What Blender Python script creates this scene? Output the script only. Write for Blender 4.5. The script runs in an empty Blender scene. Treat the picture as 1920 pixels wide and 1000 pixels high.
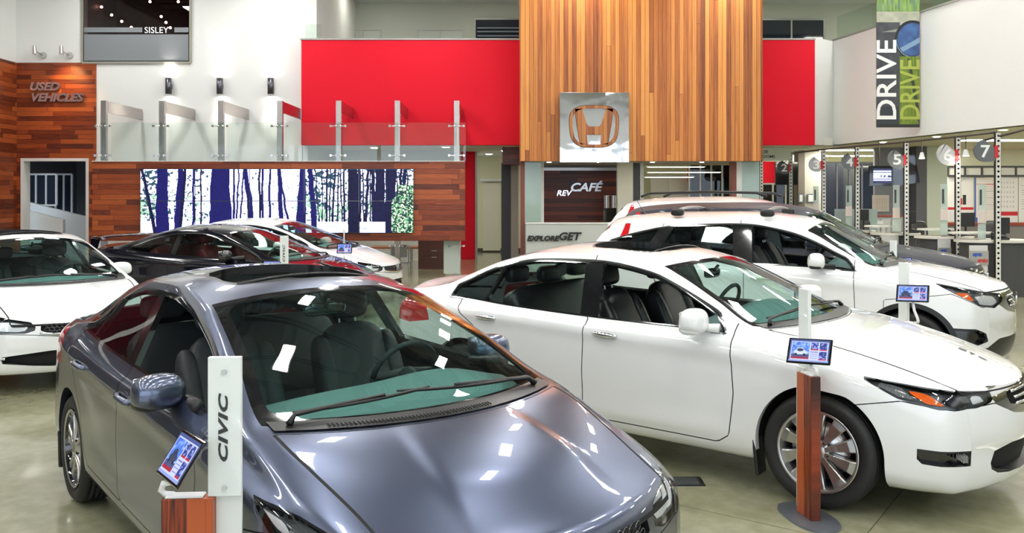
import bpy, math, random
import numpy as np
from mathutils import Vector, Matrix
random.seed(7); np.random.seed(7)
PI = math.pi
SC = bpy.context.scene
COL = SC.collection

# ------------------------------------------------------------------ camera, world, exposure
FPX, CAMH, HOR = 1650.0, 1.83, 366.0
cam_d = bpy.data.cameras.new('camera'); cam = bpy.data.objects.new('camera', cam_d); COL.objects.link(cam)
cam_d.sensor_width = 36.0; cam_d.lens = 36.0*FPX/1920; cam_d.shift_y = -(500-HOR)/1920
cam.location = (0, 0, CAMH); cam.rotation_euler = (PI/2, 0, 0); cam_d.clip_start = .05; cam_d.clip_end = 200
SC.camera = cam
W = bpy.data.worlds.new('world'); SC.world = W; W.use_nodes = True
bg = W.node_tree.nodes['Background']; bg.inputs[0].default_value = (.72, .84, 1.0, 1); bg.inputs[1].default_value = 1.6
SC.view_settings.view_transform = 'Standard'; SC.view_settings.look = 'None'
SC.view_settings.gamma = 1; SC.view_settings.use_curve_mapping = False
SC.view_settings.exposure = 0.86
SC.cycles.max_bounces = 10; SC.cycles.transparent_max_bounces = 24; SC.cycles.sample_clamp_indirect = 6.0
SC.cycles.caustics_reflective = False; SC.cycles.caustics_refractive = False
CEIL_LAMP = 34.0       # emission of the ceiling light panels

def WX(u, s): return (u-960)/s
def WZ(v, s): return CAMH+(HOR-v)/s
def WY(s): return FPX/s

# ------------------------------------------------------------------ materials
MATS = {}
def new_mat(name):
    m = bpy.data.materials.new(name); m.use_nodes = True
    return m, m.node_tree, m.node_tree.nodes['Principled BSDF']
def mat(name, col=(.5,.5,.5), rough=.5, metal=0., coat=0., emit=None, es=0., spec=None, alpha=1., coat_rough=.03):
    if name in MATS: return MATS[name]
    m, nt, b = new_mat(name)
    b.inputs['Base Color'].default_value = (*col, 1); b.inputs['Roughness'].default_value = rough
    b.inputs['Metallic'].default_value = metal; b.inputs['Coat Weight'].default_value = coat
    b.inputs['Coat Roughness'].default_value = coat_rough
    if spec is not None: b.inputs['Specular IOR Level'].default_value = spec
    if emit: b.inputs['Emission Color'].default_value = (*emit, 1); b.inputs['Emission Strength'].default_value = es
    b.inputs['Alpha'].default_value = alpha
    MATS[name] = m; return m
def glass(name, tint=(.8,.9,.88), refl=1.0, rough=0.0, base_refl=.04, haze=0.0):
    if name in MATS: return MATS[name]
    m, nt, b = new_mat(name); nt.nodes.remove(b); N = nt.nodes; L = nt.links
    out = N['Material Output']; t = N.new('ShaderNodeBsdfTransparent'); t.inputs[0].default_value = (*tint, 1)
    g = N.new('ShaderNodeBsdfGlossy'); g.inputs['Roughness'].default_value = rough; g.inputs[0].default_value = (refl, refl, refl, 1)
    f = N.new('ShaderNodeFresnel'); ge = N.new('ShaderNodeNewGeometry')   # thin pane: the same reflectance from both sides
    L.new(math_node(nt, 'SUBTRACT', 1.5, math_node(nt, 'MULTIPLY', ge.outputs['Backfacing'], 1.5-1/1.5)), f.inputs[0])
    mx = N.new('ShaderNodeMixShader'); L.new(f.outputs[0], mx.inputs[0]); L.new(t.outputs[0], mx.inputs[1]); L.new(g.outputs[0], mx.inputs[2])
    last = mx
    if haze > 0:
        d = N.new('ShaderNodeBsdfDiffuse'); d.inputs[0].default_value = (.92, .96, .94, 1)
        m2 = N.new('ShaderNodeMixShader'); m2.inputs[0].default_value = haze
        L.new(mx.outputs[0], m2.inputs[1]); L.new(d.outputs[0], m2.inputs[2]); last = m2
    L.new(last.outputs[0], out.inputs[0]); MATS[name] = m; return m
def _swz(nt, axes):
    N = nt.nodes; L = nt.links
    tc = N.new('ShaderNodeTexCoord'); sp = N.new('ShaderNodeSeparateXYZ'); L.new(tc.outputs['Object'], sp.inputs[0])
    cb = N.new('ShaderNodeCombineXYZ')
    for k, a in enumerate(axes):
        if a in 'XYZ': L.new(sp.outputs[a], cb.inputs[k])
    return sp, cb
def ramp(nt, fac, stops, interp='LINEAR'):
    r = nt.nodes.new('ShaderNodeValToRGB'); r.color_ramp.interpolation = interp
    while len(r.color_ramp.elements) > 1: r.color_ramp.elements.remove(r.color_ramp.elements[-1])
    r.color_ramp.elements[0].position = stops[0][0]; r.color_ramp.elements[0].color = (*stops[0][1], 1)
    for p, c in stops[1:]:
        e = r.color_ramp.elements.new(p); e.color = (*c, 1)
    nt.links.new(fac, r.inputs[0]); return r
def math_node(nt, op, a, b=None):
    n = nt.nodes.new('ShaderNodeMath'); n.operation = op
    for k, v in ((0, a), (1, b)):
        if v is None: continue
        if isinstance(v, (int, float)): n.inputs[k].default_value = v
        else: nt.links.new(v, n.inputs[k])
    return n.outputs[0]
def mix_col(nt, fac, a, b, mode='MIX'):
    n = nt.nodes.new('ShaderNodeMix'); n.data_type = 'RGBA'; n.blend_type = mode
    for k, v in ((0, fac), (6, a), (7, b)):
        if isinstance(v, (int, float)): n.inputs[k].default_value = v
        elif isinstance(v, tuple): n.inputs[k].default_value = (*v, 1)
        else: nt.links.new(v, n.inputs[k])
    return n.outputs[2]
def plank_mat(name, axes, board, length, dark, mid, light, rough=.32, streak=(1.2, 30.), lh=(.26, .5, .76), edge_w=.05):
    """wood boards: first axis runs along the boards, second across them"""
    if name in MATS: return MATS[name]
    m, nt, b = new_mat(name); N = nt.nodes; L = nt.links
    sp, cb = _swz(nt, axes)
    al, ac = sp.outputs[axes[0]], sp.outputs[axes[1]]
    row = math_node(nt, 'FLOOR', math_node(nt, 'DIVIDE', ac, board))
    wn = N.new('ShaderNodeTexWhiteNoise'); wn.noise_dimensions = '1D'; L.new(row, wn.inputs['W'])
    off = math_node(nt, 'MULTIPLY', wn.outputs[0], length*7.3)
    along = math_node(nt, 'DIVIDE', math_node(nt, 'ADD', al, off), length)
    cell = math_node(nt, 'FLOOR', along)
    c2 = N.new('ShaderNodeCombineXYZ'); L.new(row, c2.inputs[0]); L.new(cell, c2.inputs[1])
    w2 = N.new('ShaderNodeTexWhiteNoise'); w2.noise_dimensions = '2D'; L.new(c2.outputs[0], w2.inputs['Vector'])
    # grain
    gv = N.new('ShaderNodeCombineXYZ'); L.new(math_node(nt, 'MULTIPLY', al, streak[0]), gv.inputs[0]); L.new(math_node(nt, 'MULTIPLY', ac, streak[1]), gv.inputs[1]); L.new(math_node(nt, 'MULTIPLY', w2.outputs[0], 40.), gv.inputs[2])
    ns = N.new('ShaderNodeTexNoise'); ns.inputs['Scale'].default_value = 1.; ns.inputs['Detail'].default_value = 6; ns.inputs['Roughness'].default_value = .62; ns.inputs['Distortion'].default_value = .6
    L.new(gv.outputs[0], ns.inputs['Vector'])
    fac = math_node(nt, 'ADD', math_node(nt, 'MULTIPLY', w2.outputs[0], .42), math_node(nt, 'MULTIPLY', ns.outputs[0], .62))
    rp = ramp(nt, fac, [(lh[0], dark), (lh[1], mid), (lh[2], light)])
    fr = math_node(nt, 'FRACT', math_node(nt, 'DIVIDE', ac, board))
    e1 = math_node(nt, 'LESS_THAN', fr, edge_w)
    e2 = math_node(nt, 'LESS_THAN', math_node(nt, 'FRACT', along), .006*1.0/length)
    edge = math_node(nt, 'MAXIMUM', e1, e2)
    L.new(mix_col(nt, edge, rp.outputs[0], tuple(.25*c for c in dark)), b.inputs['Base Color'])
    bmp = N.new('ShaderNodeBump'); bmp.inputs['Strength'].default_value = .25; bmp.inputs['Distance'].default_value = .01
    L.new(math_node(nt, 'SUBTRACT', ns.outputs[0], edge), bmp.inputs['Height']); L.new(bmp.outputs[0], b.inputs['Normal'])
    b.inputs['Roughness'].default_value = rough
    MATS[name] = m; return m
def floor_mat():
    m, nt, b = new_mat('polished_concrete'); N = nt.nodes; L = nt.links
    tc = N.new('ShaderNodeTexCoord'); mp = N.new('ShaderNodeMapping'); mp.inputs['Rotation'].default_value = (0, 0, .62); mp.inputs['Location'].default_value = (1.2, .4, 0)
    L.new(tc.outputs['Object'], mp.inputs[0])
    n1 = N.new('ShaderNodeTexNoise'); n1.inputs['Scale'].default_value = .7; n1.inputs['Detail'].default_value = 8; n1.inputs['Roughness'].default_value = .6; L.new(mp.outputs[0], n1.inputs['Vector'])
    n2 = N.new('ShaderNodeTexNoise'); n2.inputs['Scale'].default_value = 9; n2.inputs['Detail'].default_value = 6; L.new(mp.outputs[0], n2.inputs['Vector'])
    f = math_node(nt, 'ADD', math_node(nt, 'MULTIPLY', n1.outputs[0], .7), math_node(nt, 'MULTIPLY', n2.outputs[0], .3))
    r = ramp(nt, f, [(.3, (.17, .168, .095)), (.5, (.285, .28, .175)), (.7, (.41, .405, .29))])
    br = N.new('ShaderNodeTexBrick'); br.offset = 0; br.inputs['Scale'].default_value = 1; br.inputs['Brick Width'].default_value = 2.6; br.inputs['Row Height'].default_value = 2.6
    br.inputs['Mortar Size'].default_value = .0022; br.inputs['Mortar Smooth'].default_value = 0; L.new(mp.outputs[0], br.inputs['Vector'])
    L.new(mix_col(nt, br.outputs['Fac'], r.outputs[0], (.09, .09, .06)), b.inputs['Base Color'])
    rr = math_node(nt, 'ADD', math_node(nt, 'MULTIPLY', n2.outputs[0], .18), .08); L.new(rr, b.inputs['Roughness'])
    b.inputs['Coat Weight'].default_value = .35; b.inputs['Coat Roughness'].default_value = .08
    return m
def picture_mat(name, emit=0., rough=.3):
    """shows a picture held in the mesh's own colour attribute (a screen, print or poster)"""
    if name in MATS: return MATS[name]
    m, nt, b = new_mat(name); a = nt.nodes.new('ShaderNodeVertexColor'); a.layer_name = 'pic'
    nt.links.new(a.outputs[0], b.inputs['Base Color']); b.inputs['Roughness'].default_value = rough
    if emit:
        nt.links.new(a.outputs[0], b.inputs['Emission Color']); b.inputs['Emission Strength'].default_value = emit
        b.inputs['Specular IOR Level'].default_value = .15; b.inputs['Base Color'].default_value = (0, 0, 0, 1); nt.links.remove(b.inputs['Base Color'].links[0]); b.inputs['Base Color'].default_value = (.01, .01, .01, 1)
    MATS[name] = m; return m

BLACK = mat('satin_black_plastic', (.012,.012,.013), .38)
GLOSSB = mat('gloss_black', (.008,.008,.009), .08, coat=1)
RUBBER = mat('tyre_rubber', (.014,.014,.014), .62)
CHROME = mat('chrome', (.78,.78,.8), .06, 1)
STEEL = mat('brushed_steel', (.62,.60,.58), .28, 1)
LINER = mat('grey_headliner', (.42,.43,.42), .9)
SEATM = mat('charcoal_seat_cloth', (.022,.023,.027), .6)
DASHM = mat('dark_grey_dashboard', (.15,.205,.21), .7)
WHITEP = mat('white_car_paint', (.80,.81,.81), .30, 0, 1)
GREYP = mat('grey_blue_metallic_paint', (.115,.135,.205), .30, .90, 1, coat_rough=.012)
BLACKP = mat('black_car_paint', (.003,.003,.008), .12, 0, .7, coat_rough=.015, spec=.3)
DARKP = mat('dark_grey_metallic_paint', (.022,.025,.038), .45, .2, .12, spec=.25)
SILVER = mat('alloy_silver', (.60,.59,.58), .28, .9)
DARKIN = mat('underbody_black', (.006,.006,.006), .8)
WINGL = glass('windscreen_glass', (.62,.86,.80))
SIDEGL = glass('side_window_glass', (.74,.84,.82))
DARKGL = glass('privacy_glass', (.10,.12,.13))
LENS = glass('clear_lamp_lens', (.92,.94,.95))
AMBER = mat('amber_reflector', (.85,.13,.01), .15, 0, 1)
REDL = mat('red_tail_lens', (.60,.01,.015), .12, 0, 1)
LAMPIN = mat('lamp_housing_dark', (.07,.075,.08), .3, .3)
WALLW = mat('white_wall_paint', (.77,.78,.76), .75)
POSTM = mat('warm_brushed_steel', (.46,.41,.39), .26, 1)
REDW = mat('red_wall_paint', (.74,.005,.022), .7, spec=.25)
TRIMG = mat('grey_metal_trim', (.34,.35,.33), .4, .3)
CREAM = mat('cream_wall_paint', (.78,.77,.58), .7)
DGREY = mat('dark_grey_laminate', (.055,.055,.062), .5)
LGREY = mat('light_grey_laminate', (.50,.50,.48), .45)
FROST = glass('frosted_green_glass', (.55,.70,.62), .8, .12, haze=.45)
CLEARG = glass('balustrade_glass', (.93,.97,.95), 1.0)

# ------------------------------------------------------------------ object helpers
def tag(o, label=None, cat=None, group=None, kind=None):
    if label: o['label'] = label
    if cat: o['category'] = cat
    if group: o['group'] = group
    if kind: o['kind'] = kind
    return o
def empty(name, loc=(0,0,0), rz=0, label=None, cat=None, group=None):
    o = bpy.data.objects.new(name, None); o.empty_display_size = .1; COL.objects.link(o)
    o.location = loc; o.rotation_euler = (0, 0, rz); tag(o, label, cat, group); return o
def mesh_obj(name, V, F, mats, parent=None, smooth=False, midx=None, normals=None, loc=None, rz=0):
    me = bpy.data.meshes.new(name); me.from_pydata([tuple(map(float, v)) for v in V], [], [tuple(int(i) for i in f) for f in F])
    if not isinstance(mats, (list, tuple)): mats = [mats]
    for m in mats: me.materials.append(m)
    if midx is not None: me.polygons.foreach_set('material_index', midx)
    if smooth: me.polygons.foreach_set('use_smooth', [True]*len(me.polygons))
    me.validate(); me.update()
    if normals is not None: me.normals_split_custom_set_from_vertices([tuple(map(float, n)) for n in normals])
    o = bpy.data.objects.new(name, me); COL.objects.link(o)
    if parent: o.parent = parent
    if loc is not None: o.location = loc; o.rotation_euler = (0, 0, rz)
    return o
class MB:
    """collects shapes into one mesh"""
    def __init__(s): s.V = []; s.F = []; s.M = []; s.S = []
    def add(s, V, F, mi=0, sm=False):
        n = len(s.V); s.V += [tuple(v) for v in V]; s.F += [tuple(i+n for i in f) for f in F]; s.M += [mi]*len(F); s.S += [sm]*len(F); return s
    def box(s, c, d, mi=0, R=None, bev=0.0):
        x, y, z = d[0]/2, d[1]/2, d[2]/2
        if bev <= 0:
            V = [(a*x, b*y, e*z) for a in (-1,1) for b in (-1,1) for e in (-1,1)]
            F = [(0,1,3,2),(4,6,7,5),(0,4,5,1),(2,3,7,6),(0,2,6,4),(1,5,7,3)]
        else:
            b_ = min(bev, x*.99, y*.99, z*.99); V = []; idx = {}
            for sx in (-1,1):
                for sy in (-1,1):
                    for sz in (-1,1):
                        for k in range(3):
                            p = [sx*(x-b_), sy*(y-b_), sz*(z-b_)]; p[k] = (sx*x, sy*y, sz*z)[k]
                            idx[(sx,sy,sz,k)] = len(V); V.append(tuple(p))
            F = []
            for k in range(3):
                o1, o2 = [(1,2),(2,0),(0,1)][k]
                for sg in (-1,1):
                    q = []
                    for a, b in ((-1,-1),(1,-1),(1,1),(-1,1)):
                        t = [0,0,0]; t[k] = sg; t[o1] = a; t[o2] = b; q.append(idx[(t[0],t[1],t[2],k)])
                    F.append(tuple(q) if sg > 0 else tuple(reversed(q)))
            for k in range(3):
                o1, o2 = [(1,2),(2,0),(0,1)][k]
                for a in (-1,1):
                    for b in (-1,1):
                        t0 = [0,0,0]; t0[o1] = a; t0[o2] = b; t1 = list(t0); t0[k] = -1; t1[k] = 1
                        f = (idx[(*t0,o1)], idx[(*t1,o1)], idx[(*t1,o2)], idx[(*t0,o2)])
                        F.append(f if a*b < 0 else tuple(reversed(f)))
            for sx in (-1,1):
                for sy in (-1,1):
                    for sz in (-1,1):
                        f = tuple(idx[(sx,sy,sz,k)] for k in range(3)); F.append(f if sx*sy*sz > 0 else tuple(reversed(f)))
        if R is not None: V = [tuple(R @ Vector(v)) for v in V]
        return s.add([(v[0]+c[0], v[1]+c[1], v[2]+c[2]) for v in V], F, mi)
    def span(s, x0, x1, y0, y1, z0, z1, mi=0, bev=0.):
        return s.box(((x0+x1)/2, (y0+y1)/2, (z0+z1)/2), (abs(x1-x0), abs(y1-y0), abs(z1-z0)), mi, bev=bev)
    def cyl(s, p0, p1, r0, r1=None, n=16, mi=0, caps=True, sm=True):
        r1 = r0 if r1 is None else r1; p0 = Vector(p0); p1 = Vector(p1); a = (p1-p0).normalized()
        u = a.orthogonal().normalized(); w = a.cross(u)
        V = [p0+(u*math.cos(2*PI*k/n)+w*math.sin(2*PI*k/n))*r0 for k in range(n)]+[p1+(u*math.cos(2*PI*k/n)+w*math.sin(2*PI*k/n))*r1 for k in range(n)]
        s.add(V, [(k, (k+1) % n, n+(k+1) % n, n+k) for k in range(n)], mi, sm)
        if caps: s.add(V, [tuple(range(n-1,-1,-1)), tuple(range(n,2*n))], mi, False)
        return s
    def tube(s, pts, r, n=8, mi=0):
        pts = [Vector(p) for p in pts]; V = []; up = None
        rr = r if isinstance(r, (list, tuple)) else [r]*len(pts)
        for k, p in enumerate(pts):
            t = (pts[min(k+1, len(pts)-1)]-pts[max(k-1, 0)]).normalized()
            if up is None: up = t.orthogonal().normalized()
            up = (up-t*up.dot(t)).normalized(); w = t.cross(up)
            V += [p+(up*math.cos(2*PI*j/n)+w*math.sin(2*PI*j/n))*rr[k] for j in range(n)]
        F = [(k*n+j, k*n+(j+1) % n, (k+1)*n+(j+1) % n, (k+1)*n+j) for k in range(len(pts)-1) for j in range(n)]
        F += [tuple(range(n-1,-1,-1)), tuple(range((len(pts)-1)*n, len(pts)*n))]
        return s.add(V, F, mi, True)
    def prism(s, poly, axis, a0, a1, mi=0):
        """extrude a 2D polygon along axis; poly coordinates are the two other axes in xyz order"""
        def P(p, a): q = list(p); q.insert(axis, a); return tuple(q)
        n = len(poly); V = [P(p, a0) for p in poly]+[P(p, a1) for p in poly]
        return s.add(V, [tuple(range(n-1,-1,-1)), tuple(range(n,2*n))]+[(k,(k+1)%n,n+(k+1)%n,n+k) for k in range(n)], mi)
    def lathe(s, prof, axis='y', c=(0,0,0), n=48, mi=0, sm=True):
        """prof: list of (along, radius)"""
        V = []
        for a, r in prof:
            for k in range(n):
                t = 2*PI*k/n; p = {'y': (r*math.cos(t), a, r*math.sin(t)), 'z': (r*math.cos(t), r*math.sin(t), a), 'x': (a, r*math.cos(t), r*math.sin(t))}[axis]
                V.append((p[0]+c[0], p[1]+c[1], p[2]+c[2]))
        F = [(j*n+k, j*n+(k+1)%n, (j+1)*n+(k+1)%n, (j+1)*n+k) for j in range(len(prof)-1) for k in range(n)]
        return s.add(V, F, mi, sm)
    def blob(s, c, r, e=(.7,.7), n=(14,22), mi=0, R=None, taper=0.0, bend=0.0):
        """superellipsoid"""
        V = []; nu, nv = n
        sg = lambda v, p: math.copysign(abs(v)**p, v)
        for i in range(nu+1):
            a = -PI/2+PI*i/nu
            for j in range(nv):
                b = 2*PI*j/nv
                z = sg(math.sin(a), e[0]); k = 1-taper*z
                p = Vector((r[0]*sg(math.cos(a), e[0])*sg(math.cos(b), e[1])*k, r[1]*sg(math.cos(a), e[0])*sg(math.sin(b), e[1])*k, r[2]*z))
                p.x += bend*z*z
                if R is not None: p = R @ p
                V.append((p.x+c[0], p.y+c[1], p.z+c[2]))
        F = [(i*nv+j, i*nv+(j+1)%nv, (i+1)*nv+(j+1)%nv, (i+1)*nv+j) for i in range(nu) for j in range(nv)]
        return s.add(V, F, mi, True)
    def build(s, name, mats, parent=None, loc=None, rz=0, label=None):
        me = bpy.data.meshes.new(name); me.from_pydata([tuple(map(float, v)) for v in s.V], [], s.F)
        if not isinstance(mats, (list, tuple)): mats = [mats]
        for m in mats: me.materials.append(m)
        me.polygons.foreach_set('material_index', s.M); me.polygons.foreach_set('use_smooth', s.S); me.update()
        o = bpy.data.objects.new(name, me); COL.objects.link(o)
        if parent: o.parent = parent
        if loc is not None: o.location = loc; o.rotation_euler = (0, 0, rz)
        if label: o['label'] = label
        return o
def struct(o): o['kind'] = 'structure'; return o
def copy_tree(o, parent=None):
    c = o.copy(); COL.objects.link(c); c.parent = parent
    for ch in list(o.children): copy_tree(ch, c)
    return c
def text_obj(name, txt, size, mats, parent=None, M=None, depth=.01, shear=0., bold=0., align='LEFT', space=1., sx=1.):
    """raised lettering in the XZ plane facing -Y before M is applied"""
    cu = bpy.data.curves.new(name, 'FONT'); cu.body = txt; cu.size = size; cu.extrude = depth/2; cu.shear = shear; cu.offset = bold
    cu.align_x = align; cu.space_character = space; cu.resolution_u = 3
    tmp = bpy.data.objects.new('tmp', cu); COL.objects.link(tmp)
    dg = bpy.context.evaluated_depsgraph_get(); dg.update()
    me = bpy.data.meshes.new_from_object(tmp.evaluated_get(dg)); COL.objects.unlink(tmp); bpy.data.objects.remove(tmp)
    me.name = name; me.materials.clear(); me.materials.append(mats)
    T = Matrix(((sx,0,0,0),(0,0,-1,0),(0,1,0,0),(0,0,0,1)))
    me.transform((M if M is not None else Matrix.Identity(4)) @ T)
    o = bpy.data.objects.new(name, me); COL.objects.link(o)
    if parent: o.parent = parent
    return o
def TR(x, y, z): return Matrix.Translation((x, y, z))
def picture(name, img, w, h, m, parent=None, M=None):
    """img: rows from top, (H,W,3) linear colours; plane in XZ facing -Y, lower-left corner at origin"""
    H_, W_ = img.shape[:2]
    xs = np.linspace(0, w, W_+1); zs = np.linspace(h, 0, H_+1)
    V = np.zeros(((H_+1)*(W_+1), 3)); V[:, 0] = np.tile(xs, H_+1); V[:, 2] = np.repeat(zs, W_+1)
    i = np.arange(H_)[:, None]*(W_+1)+np.arange(W_)[None, :]
    F = np.stack([i, i+W_+1, i+W_+2, i+1], -1).reshape(-1, 4)
    me = bpy.data.meshes.new(name); me.vertices.add(len(V)); me.loops.add(F.size); me.polygons.add(len(F))
    me.vertices.foreach_set('co', V.ravel()); me.polygons.foreach_set('loop_start', np.arange(0, F.size, 4)); me.loops.foreach_set('vertex_index', F.ravel())
    me.update(calc_edges=True); ca = me.color_attributes.new('pic', 'FLOAT_COLOR', 'CORNER')
    c = np.ones((len(F), 4, 4)); c[:, :, :3] = img.reshape(-1, 1, 3); ca.data.foreach_set('color', c.ravel().astype(np.float32))
    me.materials.append(m)
    if M is not None: me.transform(M)
    o = bpy.data.objects.new(name, me); COL.objects.link(o)
    if parent: o.parent = parent
    return o

# ================================================================== THE ROOM
WOODH = plank_mat('reclaimed_wood_boards_x', 'XZY', .115, 1.15, (.065,.011,.004), (.235,.040,.008), (.46,.11,.026), .38, (2.4, 55.), (.28,.50,.80))
WOODY = plank_mat('reclaimed_wood_boards_y', 'YZX', .115, 1.15, (.065,.011,.004), (.235,.040,.008), (.46,.11,.026), .38, (2.4, 55.), (.28,.50,.80))
WOODC = plank_mat('cafe_wood_boards', 'XZY', .115, 1.9, (.05,.008,.004), (.16,.022,.008), (.30,.05,.015), .35, (1.6, 34.))
WOODV = plank_mat('cedar_vertical_boards', 'ZXY', .1005, 14., (.13,.026,.004), (.42,.125,.018), (.72,.30,.065), .45, (.8, 46.), (.27,.48,.74), .07)
WOODV2 = plank_mat('cedar_vertical_boards_side', 'ZYX', .1005, 14., (.13,.026,.004), (.42,.125,.018), (.72,.30,.065), .45, (.8, 46.), (.27,.48,.74), .07)
YB = WY(75)          # 22 m: the white back wall
def S_(name, x0, x1, y0, y1, z0, z1, m, bev=0.): b = MB(); b.span(x0, x1, y0, y1, z0, z1, bev=bev); return struct(b.build(name, m))
def card(name, u0, u1, v0, v1, s, m, th=.05, parent=None, bev=0.):
    """a slab facing the showroom whose front face stands WY(s) deep"""
    b = MB(); b.span(WX(u0, s), WX(u1, s), WY(s), WY(s)+th, WZ(v1, s), WZ(v0, s), bev=bev); return b.build(name, m, parent)
S_('floor', -13, 22, -9, 34, -.1, 0, floor_mat())
# left wall, clad in wood up to the white part
XL = -12.36
S_('wall_left', XL-.3, XL-.04, -9, YB+.3, 0, 8.6, WALLW)
zwt = WZ(118, 75)
S_('trim_1', XL-.04, XL, 17.5, YB, 0, zwt, WOODY)
STORE = mat('dark_storefront_glass', (.010,.012,.016), .05, 0, 1)
for k in range(6): S_('window_%d' % (30+k), XL-.04, XL-.02, -8.5+k*4.3, -4.4+k*4.3, .15, 5.6, STORE)
S_('wall_front', -13, 22, -9.3, -9, 0, .9, WALLW)
S_('wall_front_head', -13, 22, -9.3, -9, 4.6, 8.6, WALLW)
for k in range(8):
    b = MB(); x = -12+k*4.6; b.span(x-.09, x+.09, -9.2, -9.0, .9, 4.6); struct(b.build('window_%d' % (k+10), TRIMG))
# back wall with interior window, door opening
zd = WZ(297, 75); dx0, dx1 = WX(41, 75), WX(168, 75)
wx0, wx1, wz0 = WX(155, 75), WX(358, 75), WZ(118, 75)
xr = WX(568, 75)
b = MB()
b.span(XL-.3, dx0, YB, YB+.25, 0, wz0); b.span(dx0, dx1, YB, YB+.25, zd, wz0); b.span(dx1, xr, YB, YB+.25, 0, wz0)
b.span(XL-.3, wx0, YB, YB+.25, wz0, 8.6); b.span(wx1, xr+.34, YB, YB+.25, wz0, 8.6);
struct(b.build('wall_back', WALLW))
b = MB(); b.span(XL, dx0, YB-.04, YB, 0, zwt); b.span(dx0, dx1, YB-.04, YB, zd, zwt); b.span(dx1, WX(181, 75), YB-.04, YB, zd, zwt); b.span(dx1, dx1+.14, YB-.04, YB, 0, zd)
struct(b.build('trim_2', WOODH))
# door opening frame and the room beyond
b = MB(); t = .07
b.span(dx0, dx0+t, YB-.06, YB+.25, 0, zd); b.span(dx1-t, dx1, YB-.06, YB+.25, 0, zd); b.span(dx0+t, dx1-t, YB-.06, YB+.25, zd-t, zd); struct(b.build('door_1', mat('white_door_frame', (.72,.72,.70), .5)))
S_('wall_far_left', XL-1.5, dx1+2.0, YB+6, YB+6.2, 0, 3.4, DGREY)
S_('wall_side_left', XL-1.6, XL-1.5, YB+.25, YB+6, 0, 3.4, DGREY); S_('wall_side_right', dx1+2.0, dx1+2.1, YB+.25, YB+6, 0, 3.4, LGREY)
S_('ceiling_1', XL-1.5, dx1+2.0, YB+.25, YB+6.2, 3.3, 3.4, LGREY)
def glazing(name, x0, x1, y, z0, z1, nx, nz, fm, gm, th=.06, kind='structure'):
    b = MB(); w = .05
    for k in range(nx+1): x = x0+(x1-x0)*k/nx; b.span(x-w/2, x+w/2, y, y+th, z0, z1)
    for k in range(nz+1): z = z0+(z1-z0)*k/nz; b.span(x0, x1, y+.002, y+th-.002, z-w/2, z+w/2)
    o = b.build(name, fm); 
    if kind: o['kind'] = kind
    if gm: b = MB(); b.span(x0, x1, y+th/2-.004, y+th/2+.004, z0, z1); b.build('pane', gm, o)
    return o
WFR = mat('white_aluminium_frame', (.70,.71,.70), .4)
BLUEGL = mat('dark_blue_window', (.012,.018,.035), .06, 0, 1)
glazing('window_1', WX(48, 66), WX(105, 66), WY(66), WZ(385, 66), WZ(327, 66), 3, 1, WFR, BLUEGL)
glazing('window_2', WX(104, 62), WX(134, 62), WY(62), WZ(402, 62), WZ(327, 62), 2, 1, WFR, BLUEGL)
b = MB()   # slanted stair parapet beyond the opening
b.prism([(WX(48, 70), 0), (WX(170, 70), 0), (WX(170, 70), WZ(409, 70)), (WX(48, 70), WZ(378, 70))], 1, WY(70), WY(70)+.15); struct(b.build('wall_stair', LGREY))
b = MB(); b.prism([(WX(46, 73), 0), (WX(118, 73), 0), (WX(118, 73), WZ(412, 73)), (WX(46, 73), WZ(393, 73))], 1, WY(73), WY(73)+.12); struct(b.build('wall_stair_low', mat('pale_panel', (.66,.67,.66), .5)))
# interior window of the upstairs room
struct(glazing('window_3', wx0, wx1, YB-.05, wz0, 8.3, 1, 1, mat('olive_grey_frame', (.30,.30,.25), .4), glass('dark_window_glass', (.55,.50,.50)), .08))
b = MB(); b.span(wx0-.5, wx1+.5, YB+3, YB+3.1, wz0-.4, 9.2); b.span(wx0-.6, wx0-.5, YB+.25, YB+3, wz0-.4, 9.2); b.span(wx1+.5, wx1+.6, YB+.25, YB+3, wz0-.4, 9.2); b.span(wx0-.5, wx1+.5, YB+.25, YB+3, wz0-.5, wz0-.4)
struct(b.build('wall_upstairs_room', mat('maroon_dark_wall', (.055,.022,.020), .6)))
b = MB(); b.prism([(YB+.25, 9.3), (YB+3, 7.4), (YB+3, 7.5), (YB+.25, 9.4)], 0, wx0-.5, wx1+.5); struct(b.build('ceiling_2', mat('maroon_dark_wall', (.055,.022,.020), .6)))
FROSTW = mat('frosted_grey_film', (.20,.215,.235), .3, 0, .4)
b = MB(); b.span(wx0+.05, wx1-.05, YB-.035, YB-.03, wz0+.05, WZ(65, 75)); b.span(wx0+.05, WX(268, 75), YB-.035, YB-.03, WZ(61, 75), WZ(52, 75)); b.span(WX(328, 75), wx1-.05, YB-.035, YB-.03, WZ(61, 75), WZ(52, 75))
tag(b.build('frosted_window_film', FROSTW), 'grey frosted film band across the upstairs interior window', 'window film')
o = text_obj('lettering', 'SISLEY', .215, mat('pale_letter', (.75,.75,.76), .4, emit=(.8,.8,.85), es=.25), None, TR(WX(272, 75), YB-.045, WZ(62.5, 75)), .008, space=1.02)
tag(o, 'pale grey SISLEY lettering on the upstairs interior window', 'sign lettering')
DOT = mat('small_downlight', (1,1,1), emit=(1.,.62,.5), es=18)
for k, (u, v) in enumerate([(190,13),(209,28),(228,40),(246,51),(281,3),(302,31),(311,42),(319,52),(334,3),(262,63),(327,63)]):
    if k > 8: continue
    s = 69.; b = MB(); b.cyl((WX(u, s), WY(s), WZ(v, s)), (WX(u, s), WY(s)+.02, WZ(v, s)), .035, n=10)
    tag(b.build('downlight', DOT), 'small glowing downlight seen through the dark upstairs window', 'downlight', 'downlights in the upstairs room')
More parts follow.
